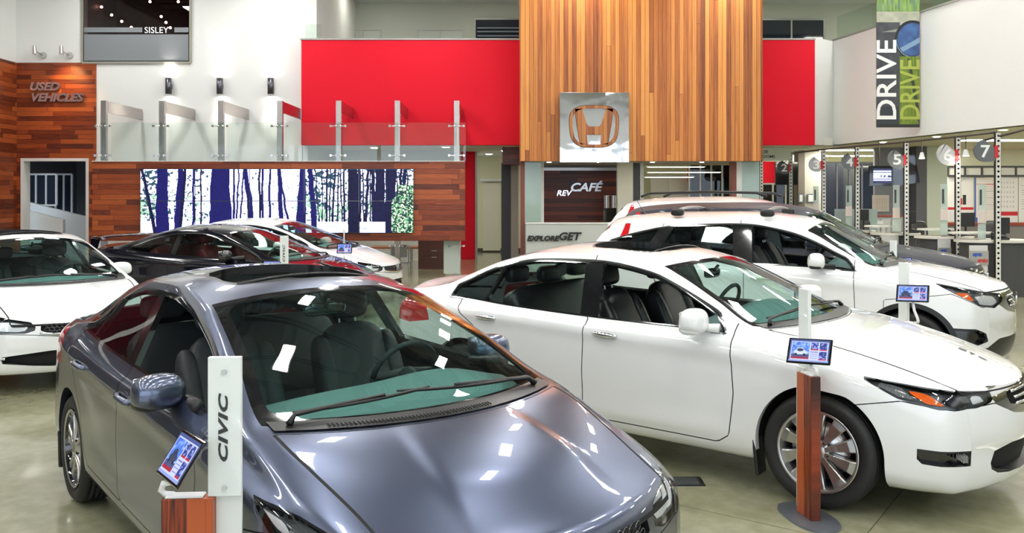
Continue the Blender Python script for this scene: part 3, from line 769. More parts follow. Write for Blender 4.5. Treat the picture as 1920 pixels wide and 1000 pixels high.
    # push the shut lines in
    onlygap = np.ones(len(sh.P), bool); touched = np.zeros(len(sh.P), bool)
    for f, t in zip(sh.F, sh.T):
        if t == 'gap': touched[list(f)] = True
        else: onlygap[list(f)] = False
    gi = touched & onlygap; sh.P[gi] -= sh.N[gi]*.006
    keep = {t for t in sh.T}
    FP = sh.P[sh.P[:, 0] < .9]
    def front_x(y, z):
        d = (FP[:, 1]-abs(y))**2+(FP[:, 2]-z)**2; k = np.argsort(d)[:4]; w = 1/(d[k]+1e-6); return float((FP[k, 0]*w).sum()/w.sum())
    S['front_x'] = front_x
    def both(tags, flip=False, off=0.): a = sh.take(tags, flip, off); return join(a, mirror(*a))
    def emit(nm, tags, m, parent=root, flip=False, off=0., lab=None):
        V, Nn, F = both(tags, flip, off)
        if not F: return None
        o = mesh_obj(nm, V, F, m, parent, True, normals=Nn)
        if lab: o['label'] = lab
        return o
    def emit2(nm, tags, m, parent=root, off=0., extra=None):
        """one object per side"""
        a = sh.take(tags, False, off)
        if not a[2]: return []
        return [mesh_obj(nm, *(v[0], v[2]), m, parent, True, normals=v[1]) for v in (a, mirror(*a))]
    # painted shell with turned-in wheel arches and hole edges
    arch = strip(sh, sh.border({'body', 'clad', 'bumper', 'door0', 'door1'}, {'void'}), lambda p, n: np.array([0, -.045, 0.]))
    rimd = strip(sh, sh.border({'dlotrim', 'dlo', 'bpillar'}, {'sg%d' % k for k in range(len(S['winsplit']))} | {'sglass'}), lambda p, n: -n*.03)
    body = join(sh.take({'body'}), arch if not S.get('clad') else (np.zeros((0, 3)), np.zeros((0, 3)), [])); body = join(body, mirror(*body))
    shell = mesh_obj('body_shell', body[0], body[2], paint, root, True, normals=body[1])
    if S.get('clad'):
        c = join(sh.take({'clad'}), arch); c = join(c, mirror(*c)); mesh_obj('lower_cladding', c[0], c[2], BLACK, root, True, normals=c[1])
    for g_ in (lambda a: (a, mirror(*a)))(sh.take({'gap'})): mesh_obj('shut_line', g_[0], g_[2], DARKIN, shell, True, normals=g_[1])
    emit('hood', {'hood'}, paint); emit('trunk_lid', {'trunk'}, paint); emit('front_bumper', {'bumper'}, paint)
    ds = [emit2('door', {'door%d' % k}, paint) for k in range(len(S['doors']))]
    tr = join(sh.take({'dlotrim', 'wsedge'}), rimd); tr = join(tr, mirror(*tr))
    emit('window_surround', {'dlotrim'}, S.get('dtrim', GLOSSB))
    r2 = join(rimd, sh.take({'dlo', 'bpillar'})); r2 = join(r2, mirror(*r2)); mesh_obj('door_pillar_trim', r2[0], r2[2], GLOSSB, root, True, normals=r2[1])
    V_, N_, F_ = both({'wsedge', 'frit'})
    for fr in (True, False):
        FF = [f for f in F_ if (V_[f[0], 0] < L/2) == fr]; used = sorted({i for f in FF for i in f}); mp = {i: k for k, i in enumerate(used)}
        if FF: mesh_obj('glass_seal', V_[used], [tuple(mp[i] for i in f) for f in FF], GLOSSB, root, True, normals=N_[used])
    emit('windshield', {'windshield'}, WINGL); emit('rear_window', {'rear_glass'}, S.get('rgm', WINGL))
    for k in range(len(S['winsplit'])):
        if k in S.get('open', ()): continue
        emit2('side_window', {'sg%d' % k}, S.get('sgm', SIDEGL))
    if 'sglass' in keep: emit2('side_window', {'sglass'}, S.get('sgm', SIDEGL))
    # lamps: a clear lens on the body surface over a dark housing
    SP = S.get('paintlow')
    for tg in S.get('lampt', ('headlight',)):
        full = {tg, 'hl_amber', 'hl_tip', 'hl_chrome', 'hl_proj', 'hl_rib'}
        o = emit2(tg, {tg}, LAMPIN, off=.030)
        for q, a in enumerate(emit2('lens', full, LENS, off=.0)): a.parent = o[q]; a['label'] = 'clear lens'
        for sub_, nm_, mm_, of_ in (('hl_amber', 'indicator_reflector', AMBER, .020), ('hl_tip', 'tip_reflector', CHROMER, .020), ('hl_chrome', 'reflector', CHROMER, .026), ('hl_rib', 'ribbed_reflector', RIB, .018), ('hl_proj', 'projector', PROJM, .016)):
            if sub_ in keep:
                for q, a in enumerate(emit2(nm_, {sub_}, mm_, off=of_)): a.parent = o[q]
        e = emit2('lamp_frame', {tg+'_edge'}, S.get('lamp_edge', GLOSSB)); 
        for q, a in enumerate(e): a.parent = o[q]
    emit2('tail_light', {'tail'}, REDL)
    # grille / intakes
    for tg, m_, deep in (('grille', BLACK, .035), ('intake', BLACK, .05), ('fog', BLACK, .04)):
        if tg not in keep: continue
        w_ = strip(sh, sh.border(keep-{tg}, {tg}), lambda p, n, d=deep: -n*d)
        if tg == 'fog':
            for o, q in zip(emit2('fog_light_recess', {tg}, GLOSSB, off=deep), (w_, mirror(*w_))): mesh_obj('recess_wall', q[0], q[2], BLACK, o, False)
        else:
            o = emit(tg, {tg}, DARKIN, off=deep); w_ = join(w_, mirror(*w_)); mesh_obj(tg+'_surround', w_[0], w_[2], BLACK, o, False)
    for tg, m_ in (('chrome', CHROME), ('blackp', BLACK), ('grilletrim', CHROME), ('intaketrim', BLACK), ('fogtrim', BLACK)):
        if tg == 'fogtrim' and tg in keep: emit2('fog_light_frame', {tg}, m_); continue
        if tg in keep: emit({'chrome': 'chrome_grille_bar', 'blackp': 'bumper_insert', 'grilletrim': 'grille_frame', 'intaketrim': 'intake_frame', 'fogtrim': 'fog_light_frame'}[tg], {tg}, m_)
    # sunroof: open well, its tray and wind deflector
    if S.get('sun'):
        emit('sunroof_seal', {'suntrim'}, BLACK)
        w_ = strip(sh, sh.border(keep-{'sunhole'}, {'sunhole'}), lambda p, n: np.array([0, 0, -.05])); w_ = join(w_, mirror(*w_))
        so = mesh_obj('sunroof_frame', w_[0], w_[2], BLACK, root, False)
        s0, s1, sy = S['sun']; zc = float(Cc(s0+.1)); b = MB(); ny = 15
        pts = [(s0+.035+.05*(y/sy)**2, y, float(Cc(s0+.03))+.012-.045*(y/sy)**2) for y in np.linspace(-sy*.93, sy*.93, ny)]
        b.tube(pts, .009, 6); b.build('wind_deflector', BLACK, so)
        b = MB(); V = []; nx_ = 6
        xs_ = np.linspace(s0+.10, s1+.03, nx_)
        for x in xs_:
            for y in np.linspace(-sy, sy, ny): V.append((x, y, float(Cc(x))-.075-.05*(y/sy)**2))
        b.add(V, [(i*ny+j, i*ny+j+1, (i+1)*ny+j+1, (i+1)*ny+j) for i in range(nx_-1) for j in range(ny-1)], 0, True)
        b.build('sunroof_shade', DARKIN, so)
    # inner lining of roof and pillars, inner door skins
    V, Nn, F = both({'body', 'door0', 'door1', 'dlo', 'bpillar', 'dlotrim', 'suntrim', 'gap', 'clad'}, True, .03)
    Vz = V[:, 2]; zb = S.get('zlin', .95)
    roofF = [f for f in F if min(Vz[i] for i in f) > zb and w0-.0 < V[f[0], 0] < g1+.05]
    doorF = [f for f in F if max(Vz[i] for i in f) <= zb+.04 and min(Vz[i] for i in f) > .30 and w0-.1 < V[f[0], 0] < g1 and abs(V[f[0], 1]) > .5]
    for nm, FF, mm in (('headliner', roofF, S.get('liner', LINER)), ('door_cards', doorF, SEATM)):
        if FF: mesh_obj(nm, V, FF, mm, shell, True, normals=Nn)
    # wheel wells, floor pan
    b = MB()
    for x in ax:
        for sd in (-1, 1):
            n = 20; V = []
            for k in range(n+1):
                a = PI*k/n*1.16-.08*PI
                for yy in (hw-.06, .45): V.append((x+(Ra+.012)*math.cos(a), sd*yy, r+.01+(Ra+.012)*math.sin(a)))
            b.add(V, [(2*k, 2*k+1, 2*k+3, 2*k+2) for k in range(n)], 0, True)
            V = [(x, sd*.45, r)]+[(x+(Ra+.012)*math.cos(PI*k/n*1.16-.08*PI), sd*.45, r+.01+(Ra+.012)*math.sin(PI*k/n*1.16-.08*PI)) for k in range(n+1)]
            b.add(V, [(0, k+1, k+2) for k in range(n)], 0)
    b.box((L/2, 0, .27), (ax[1]-ax[0]-.75, hw*1.5, .06)); b.box((L/2+.1, 0, .29), (L-1.2, .85, .08))
    b.build('underbody', DARKIN, root)
    for x in ax:
        for sd in (1, -1): wheel(root, 'wheel', x, sd*(hw-.115+S.get('wo', 0)), r, S['wheel'], sd)
    if S.get('flaps'):
        for x in ax:
            for sd in (1, -1):
                b = MB(); b.box((x+Ra+.005, sd*(hw-.075), .235), (.02, .13, .23), 0, Matrix.Rotation(.12, 3, 'Y'), bev=.008); b.build('mud_flap', BLACK, root)
    # cabin
    if S.get('cabin', True):
        sx = S['seatx']; zf = S.get('seatz', .52); sm = S.get('seatm', SEATM)
        for sd in (1, -1): seat(root, sx, sd*.37, zf, .52, m=sm)
        rx = sx+.86
        b = MB(); b.blob((rx, 0, zf+.02), (.27, .66, .10), (.4, .3)); b.blob((rx+.33, 0, zf+.30), (.09, .64, .28), (.35, .25), R=Matrix.Rotation(.42, 3, 'Y')); o = b.build('rear_seat', sm, root)
        for y in (-.42, 0, .42): b = MB(); b.blob((rx+.48, y, zf+.66-(.03 if y == 0 else 0)), (.05, .125, .07), (.5, .5)); b.build('headrest', sm, o)
        b = MB(); V = []; ny = 17; cx1, cw = w0, float(y6(w0))
        zc0 = float(Cc(w0-float(bow(w0))))-.035
        prof = [(-.02, -.03), (.10, .01), (.28, .045), (.48, .05), (.60, .02), (.64, -.08), (.62, -.30), (.60, -.45)]
        for y in np.linspace(-cw-.02, cw+.02, ny):
            xo = float(w0-bow(w0)*(1-min(1, (y/cw))**2)); hump = .04*math.exp(-((y+.37)/.24)**2)
            for px, pz in prof: V.append((xo+.03+(px*1.0 if px < .3 else (px+.15*(y/cw)**2*-1+(w0-bow(w0)*0-xo)*.35)), y, zc0+pz-.05*(y/cw)**2+(hump if px > .1 else 0)))
        k_ = len(prof); b.add(V, [(i*k_+j, i*k_+j+1, (i+1)*k_+j+1, (i+1)*k_+j) for i in range(ny-1) for j in range(k_-1)], 0, True)
        b.build('dashboard', DASHM, root)
        b = MB(); cxw, czw = w0+.62, zc0+.03
        Rm = Matrix.Rotation(-.42, 3, 'Y'); pts = [Rm @ Vector((0, .185*math.cos(a), .185*math.sin(a))) for a in np.linspace(0, 2*PI, 29)]
        b.tube([(p.x+cxw+.12, p.y-.37, p.z+czw-.04) for p in pts], .015, 8)
        for a in (0, PI, -PI/2): 
            p = Rm @ Vector((0, .18*math.cos(a), .18*math.sin(a))); b.tube([(cxw+.12, -.37, czw-.04), (p.x+cxw+.12, p.y-.37, p.z+czw-.04)], [.035, .014], 8)
        b.cyl((cxw+.10, -.37, czw-.04), (cxw-.10, -.37, czw-.13), .05, n=14); b.build('steering_wheel', SEATM, root)
        b = MB(); b.blob((sx+.05, 0, zf+.02), (.42, .09, .13), (.3, .3)); b.build('centre_console', SEATM, root)
        b = MB(); mx, mz = w1-.02-float(bow(w1))+.04, float(Cc(w1-float(bow(w1))))-.115
        b.blob((mx, 0, mz), (.018, .115, .035), (.5, .5)); b.tube([(mx, 0, mz), (mx-.05, 0, mz+.06)], .012, 6); b.build('rear_view_mirror', GLOSSB, root)
    # mirrors
    mx, my, mz = S['mirror']
    for sd in (1, -1):
        b = MB(); Rm = Matrix.Rotation(sd*.18, 3, 'Z')
        sc = S.get('ms', 1.0)
        b.blob((mx, sd*my, mz), (.085*sc, .122*sc, .080*sc), (.72, .78), R=Rm, n=(22, 32), taper=.06)
        o = b.build('side_mirror', paint if not S.get('mirm') else S['mirm'], root)
        b = MB(); b.blob((mx+.006, sd*my, mz-.052*sc), (.066*sc, .115*sc, .030*sc), (.6, .6), R=Rm)
        bx, by, bz = S['mbase']; b.tube([(mx+.01, sd*(my-.04), mz-.05), (mx-.01, sd*(my-.13), mz-.055), (bx, sd*by, bz)], [.03, .026, .03], 10); b.build('mirror_base', S.get('mbm', BLACK), o)
        b = MB(); b.box((mx+.066*sc, sd*my, mz), (.006, .20*sc, .12*sc), 0, Rm, bev=.003); b.build('mirror_glass', CHROME, o)
    # door handles
    for k, (hx, hy, hz) in enumerate(S['handles']):
        for q, sd in enumerate((1, -1)):
            b = MB(); b.tube([(hx-.105, sd*(hy-.006), hz-.004), (hx-.085, sd*(hy+.022), hz), (hx, sd*(hy+.033), hz+.004), (hx+.075, sd*(hy+.024), hz+.004), (hx+.10, sd*(hy-.002), hz+.004)], [.013, .016, .0165, .016, .013], 10)
            b.build('door_handle', S.get('hm', paint), ds[k][q], label='chrome handle' if S.get('hm') is CHROME else None)
            b = MB(); b.blob((hx, sd*(hy-.018), hz), (.075, .022, .036), (.9, .9)); b.build('handle_recess', S.get('hrm', paint), ds[k][q])
    # wipers and cowl
    wz = lambda x, y: 0
    def surf(xs_, yfrac):
        y = float(y6(xs_))*yfrac; bw = float(bow(xs_)); zc = float(Cc(xs_-bw)); z = zc+(float(z6(xs_))-zc)*abs(yfrac)**S.get('crown', 2.2)
        return Vector((xs_-bw*(1-yfrac**2), y, z))
    for (a, c_, e_) in S.get('wipers', ((-.80, .22, .10), (.84, .00, .12))):
        pts = [surf(w0+.045+.01*k+.0*k, a+(c_-a)*k/8)+Vector((-.005, 0, .030)) for k in range(9)]
        b = MB(); b.tube(pts, [.005]+[.008]*7+[.005], 6)
        p0 = surf(w0-.01, a+(.04 if a > 0 else -.04))+Vector((0, 0, .012)); b.tube([p0, p0+Vector((.015, .03 if a < 0 else -.03, .03)), pts[5]+Vector((0, 0, .012))], [.016, .011, .007], 6)
        b.build('wiper', BLACK, root)
    # cowl panel in front of the glass
    b = MB(); V = []; n = 33
    for k in range(n):
        f = -1+2*k/(n-1)*1.0; f *= .97
        p = surf(w0+.03, f); q = surf(w0-.055, f); V += [p+Vector((0, 0, .004)), q+Vector((0, 0, .007))]
    b.add(V, [(2*k, 2*k+2, 2*k+3, 2*k+1) for k in range(n-1)], 0, True); b.build('cowl_panel', BLACK, root)
    if S.get('extra'): S['extra'](root, S, sh, R, Cc, bow, surf, paint, emit, both)
    return root

def rows_y(f, L): return L
deg = math.radians
def reflect_poly(p): return [(deg(a), z) for a, z in p]

CIVIC = dict(af=.085, ridges=[([(.9,.76),(1.5,.80),(2.6,.83),(3.6,.875),(4.4,.90)], .011, .055, .95, 4.2), ([(.9,.36),(2.2,.35),(3.6,.42)], .007, .05, 1.2, 3.3)], L=4.56, hw=.877, axles=(.91, 3.58), r=.318, Ra=.352, x0=.17, x1=4.40, zn=.42, zt=.50, yn=.64, zlin=.97,
  rows=[
   [(.17,.66,.19),(.5,.74,.19),(.9,.78,.19),(3.6,.78,.20),(4.4,.70,.25)],
   [(.17,.72,.24),(.5,.82,.25),(.91,.86,.26),(2.2,.845,.25),(3.58,.86,.28),(4.1,.84,.30),(4.4,.76,.32)],
   [(.17,.74,.45),(.5,.84,.50),(.91,.877,.52),(2.2,.868,.50),(3.58,.877,.56),(4.1,.85,.56),(4.4,.77,.52)],
   [(.17,.72,.60),(.5,.82,.70),(.91,.868,.77),(1.4,.862,.82),(2.5,.862,.845),(3.6,.862,.885),(4.1,.83,.90),(4.4,.76,.88)],
   [(.17,.69,.64),(.4,.76,.71),(.7,.80,.79),(1.0,.805,.86),(1.25,.80,.92),(2.0,.80,.94),(3.0,.795,.965),(3.7,.775,1.00),(4.1,.74,1.01),(4.4,.68,.97)],
   [(.17,.66,.665),(.4,.71,.745),(.7,.755,.83),(1.0,.77,.915),(1.2,.757,.965),(1.5,.70,1.09),(1.8,.65,1.195),(2.1,.62,1.27),(2.5,.60,1.315),(3.0,.595,1.30),(3.4,.62,1.22),(3.7,.665,1.10),(3.95,.70,1.04),(4.4,.66,.995)],
   [(.17,.62,.68),(.4,.64,.765),(.7,.68,.86),(.90,.70,.915),(1.06,.70,.945),(1.5,.635,1.13),(1.8,.59,1.235),(2.03,.56,1.305),(2.5,.54,1.37),(3.0,.535,1.355),(3.4,.555,1.28),(3.7,.585,1.175),(3.95,.62,1.08),(4.1,.64,1.045),(4.4,.62,1.0)]],
  C=[(0,.672),(.05,.69),(.1,.705),(.4,.835),(.7,.913),(.84,.94),(1.2,1.09),(1.5,1.21),(1.8,1.318),(1.95,1.362),(2.1,1.395),(2.5,1.43),(3.0,1.415),(3.3,1.37),(3.6,1.265),(3.85,1.16),(4.05,1.085),(4.2,1.07),(4.5,1.06),(4.56,1.04)],
  bow=[(.17,.17),(.6,.20),(1.06,.21),(1.5,.15),(2.03,.08),(2.5,.02),(3.0,-.02),(3.4,-.06),(3.98,-.11),(4.4,-.16)],
  crease=(.62, .010), ws=(1.06, 2.03), wsr=.13, rg=(3.36, 3.98), dlo=(1.22, 3.74), du0=.10, du1=.05, pillars=[(2.56,.98,2.66,1.32,.055),(3.40,.98,3.34,1.30,.016)], winsplit=[2.6,3.37,9.], open=(0,),
  hood=(.20, .985), trunk=(4.06, 4.36), sun=(2.12, 2.72, .40),
  doors=[[(1.30,1.5),(1.30,.93),(1.32,.60),(1.36,.34),(1.45,.30),(2.46,.30),(2.50,.33),(2.52,.6),(2.50,.955),(2.56,.98),(2.70,1.5)],
         [(2.50,.33),(2.54,.30),(3.14,.32),(3.22,.42),(3.30,.62),(3.50,.80),(3.62,.90),(3.66,1.0),(3.56,1.5),(2.70,1.5),(2.56,.98),(2.52,.6)]],
  feat=[('headlight','f',reflect_poly([(24,.60),(30,.565),(42,.575),(55,.625),(67,.705),(76,.79),(60,.765),(42,.71),(28,.665)]),.006,'headlight_edge',['body','hood']),
        ('hl_tip','f',reflect_poly([(60,.70),(66,.72),(72,.765),(64,.755)]),.0,'gap',['headlight']),
        ('hl_chrome','f',reflect_poly([(28,.60),(34,.585),(46,.605),(52,.685),(40,.685),(31,.655)]),.0,'gap',['headlight']),
        ('hl_rib','f',reflect_poly([(50,.63),(57,.655),(62,.735),(57,.735)]),.0,'gap',['headlight']),
        ('grille','f',reflect_poly([(-9,.535),(9,.535),(17,.55),(23,.585),(23,.64),(15,.655),(9,.66),(-9,.66)]),.008,'grilletrim',['body']),
        ('intake','f',reflect_poly([(-9,.25),(9,.25),(22,.26),(40,.30),(41,.36),(20,.40),(-9,.41)]),.012,'intaketrim',['body']),
        ('fog','f',reflect_poly([(47,.30),(60,.31),(63,.38),(50,.41),(46,.38)]),.010,'fogtrim',['body']),
        ('tail','r',reflect_poly([(40,.78),(60,.76),(74,.80),(72,.90),(60,.99),(42,.95)]),.0,'gap',['body','trunk'])],
  bump=reflect_poly([(66,.70),(80,.665),(100,.62),(100,.1),(-100,.1),(-100,.50),(0,.50),(26,.55),(45,.575),(55,.62)]),
  bulbs=[('proj',.36,.67,.675,.05,.042,.042),('amber',.50,.745,.715,.075,.02,.028),('bar',.27,.60,.665,.02,.13,.012),('bar',.33,.62,.64,.02,.16,.010)],
  wheel=dict(rim=.228, n=5, w0=.022, w1=.034, pair=(-.20, .20), m=SILVER, sweep=.010, black=1),
  seatx=1.95, seatz=.50, ms=.93, mirror=(1.75,.885,.985), mbase=(1.50,.80,.955), handles=[(2.36,.868,.84),(3.30,.870,.86)], flaps=True)

# ================================================================== OTHER CARS' DATA
ACCORD = dict(ayf=.14, af=.09, ridges=[([(.95,.78),(1.5,.835),(2.6,.87),(3.7,.905),(4.6,.92)], .012, .06, 1.0, 4.5), ([(.9,.36),(2.2,.34),(3.7,.42)], .010, .06, 1.3, 3.4)], L=4.86, hw=.925, axles=(.955, 3.73), r=.334, Ra=.372, x0=.19, x1=4.66, zn=.43, zt=.52, yn=.66, zlin=1.0,
  rows=[
   [(.19,.68,.18),(.5,.78,.18),(.955,.82,.19),(3.7,.82,.20),(4.66,.74,.25)],
   [(.19,.75,.25),(.5,.86,.26),(.955,.905,.27),(2.3,.89,.25),(3.73,.905,.28),(4.3,.88,.30),(4.66,.78,.32)],
   [(.19,.78,.46),(.5,.88,.50),(.955,.922,.53),(2.3,.913,.50),(3.73,.922,.58),(4.3,.89,.56),(4.66,.80,.52)],
   [(.19,.75,.62),(.5,.865,.70),(.955,.912,.79),(1.45,.905,.85),(2.5,.905,.87),(3.7,.91,.91),(4.3,.875,.90),(4.66,.80,.86)],
   [(.19,.72,.67),(.4,.80,.735),(.8,.85,.83),(1.1,.855,.895),(1.42,.85,.945),(2.5,.85,.955),(3.3,.845,.975),(3.95,.81,1.005),(4.3,.77,1.0),(4.66,.72,.95)],
   [(.19,.69,.70),(.4,.75,.765),(.8,.80,.87),(1.1,.81,.93),(1.42,.80,.98),(1.7,.745,1.10),(2.0,.69,1.225),(2.2,.655,1.29),(2.7,.63,1.35),(3.2,.625,1.335),(3.6,.65,1.255),(3.9,.69,1.13),(4.1,.72,1.06),(4.66,.69,.995)],
   [(.19,.65,.715),(.4,.68,.79),(.8,.72,.90),(1.1,.74,.96),(1.40,.745,1.0),(1.7,.68,1.14),(2.0,.615,1.28),(2.16,.59,1.34),(2.7,.565,1.405),(3.2,.56,1.385),(3.6,.58,1.305),(3.9,.615,1.19),(4.15,.65,1.09),(4.66,.65,1.01)]],
  C=[(0,.715),(.06,.735),(.12,.752),(.4,.86),(.8,.945),(1.15,1.0),(1.22,1.015),(1.5,1.13),(1.8,1.265),(2.07,1.375),(2.25,1.42),(2.7,1.463),(3.1,1.45),(3.5,1.38),(3.85,1.265),(4.15,1.145),(4.3,1.105),(4.6,1.09),(4.86,1.06)],
  bow=[(.19,.19),(.6,.20),(1.40,.20),(1.7,.16),(2.15,.09),(2.7,.02),(3.1,-.02),(3.6,-.07),(4.15,-.13),(4.66,-.19)],
  ws=(1.40, 2.14), rg=(3.58, 4.16), dlo=(1.56, 3.98), du0=.08, du1=.0, dtrim=CHROME, pillars=[(2.60,.98,2.68,1.33,.075),(3.60,.98,3.50,1.30,.014)], winsplit=[2.63,3.56,9.], open=(0,),
  hood=(.25, 1.33), trunk=(4.24, 4.62), sun=(2.30, 2.95, .42),
  doors=[[(1.50,1.6),(1.50,.93),(1.47,.60),(1.50,.34),(1.58,.285),(2.58,.285),(2.60,.33),(2.61,.6),(2.60,.955),(2.62,.98),(2.72,1.6)],
         [(2.60,.33),(2.63,.285),(3.26,.30),(3.36,.42),(3.44,.62),(3.62,.82),(3.78,.92),(3.84,1.02),(3.74,1.6),(2.72,1.6),(2.62,.98),(2.61,.6)]],
  feat=[('headlight','f',reflect_poly([(27.5,.67),(36,.648),(50,.655),(61,.70),(71,.785),(71,.80),(58,.775),(44,.745),(27.5,.725)]),.006,'headlight_edge',['body','hood']),
        ('hl_amber','f',reflect_poly([(47,.675),(53,.685),(57.5,.755),(52,.742)]),.0,'gap',['headlight']),
        ('hl_proj','f',reflect_poly([(37,.668),(45.5,.672),(47.5,.71),(45,.733),(38,.722)]),.0,'gap',['headlight']),
        ('hl_chrome','f',reflect_poly([(30,.678),(35.5,.668),(36,.705),(34,.722),(31.5,.716)]),.0,'gap',['headlight']),
        ('hl_rib','f',reflect_poly([(56,.70),(61,.715),(67,.77),(65,.787),(59,.765)]),.0,'gap',['headlight']),
        ('grilletrim','f',reflect_poly([(-9,.57),(9,.57),(17,.59),(27.5,.66),(27.5,.745),(16,.735),(-9,.73)]),.0,'gap',['body','hood']),
        ('grille','f',reflect_poly([(-9,.615),(9,.615),(18,.64),(19.5,.70),(14,.71),(-9,.71)]),.0,'gap',['grilletrim']),
        ('intake','f',reflect_poly([(-9,.25),(9,.25),(25,.26),(31,.31),(30,.40),(20,.43),(-9,.43)]),.014,'intaketrim',['body']),
        ('fog','f',reflect_poly([(38,.34),(50,.35),(56,.36),(56,.44),(34,.42)]),.010,'fogtrim',['body']),
        ('tail','r',reflect_poly([(40,.80),(60,.78),(74,.82),(72,.92),(60,.99),(42,.95)]),.0,'gap',['body','trunk'])],
  bump=reflect_poly([(60,.69),(80,.62),(100,.6),(100,.1),(-100,.1),(-100,.56),(0,.56),(27,.66),(45,.65)]),
  bulbs=[('proj',.25,.62,.695,.05,.036,.036),('amber',.42,.755,.715,.085,.015,.03),('bar',.33,.70,.70,.015,.09,.045),('bar',.40,.745,.668,.012,.22,.012),('bar',.55,.80,.76,.012,.16,.012)],
  bulbrot=.55, amberrot=-.75, lamp_edge=LAMPIN,
  wheel=dict(rim=.238, n=10, w0=.030, w1=.088, pw=1.4, m=SILVER), hm=CHROME,
  seatx=2.25, seatz=.53, seatm=mat('black_leather', (.014,.014,.017), .35), mirror=(1.71,.975,1.035), mbase=(1.60,.85,.985), mbm=WHITEP, handles=[(2.42,.905,.87),(3.50,.905,.895)], flaps=True)

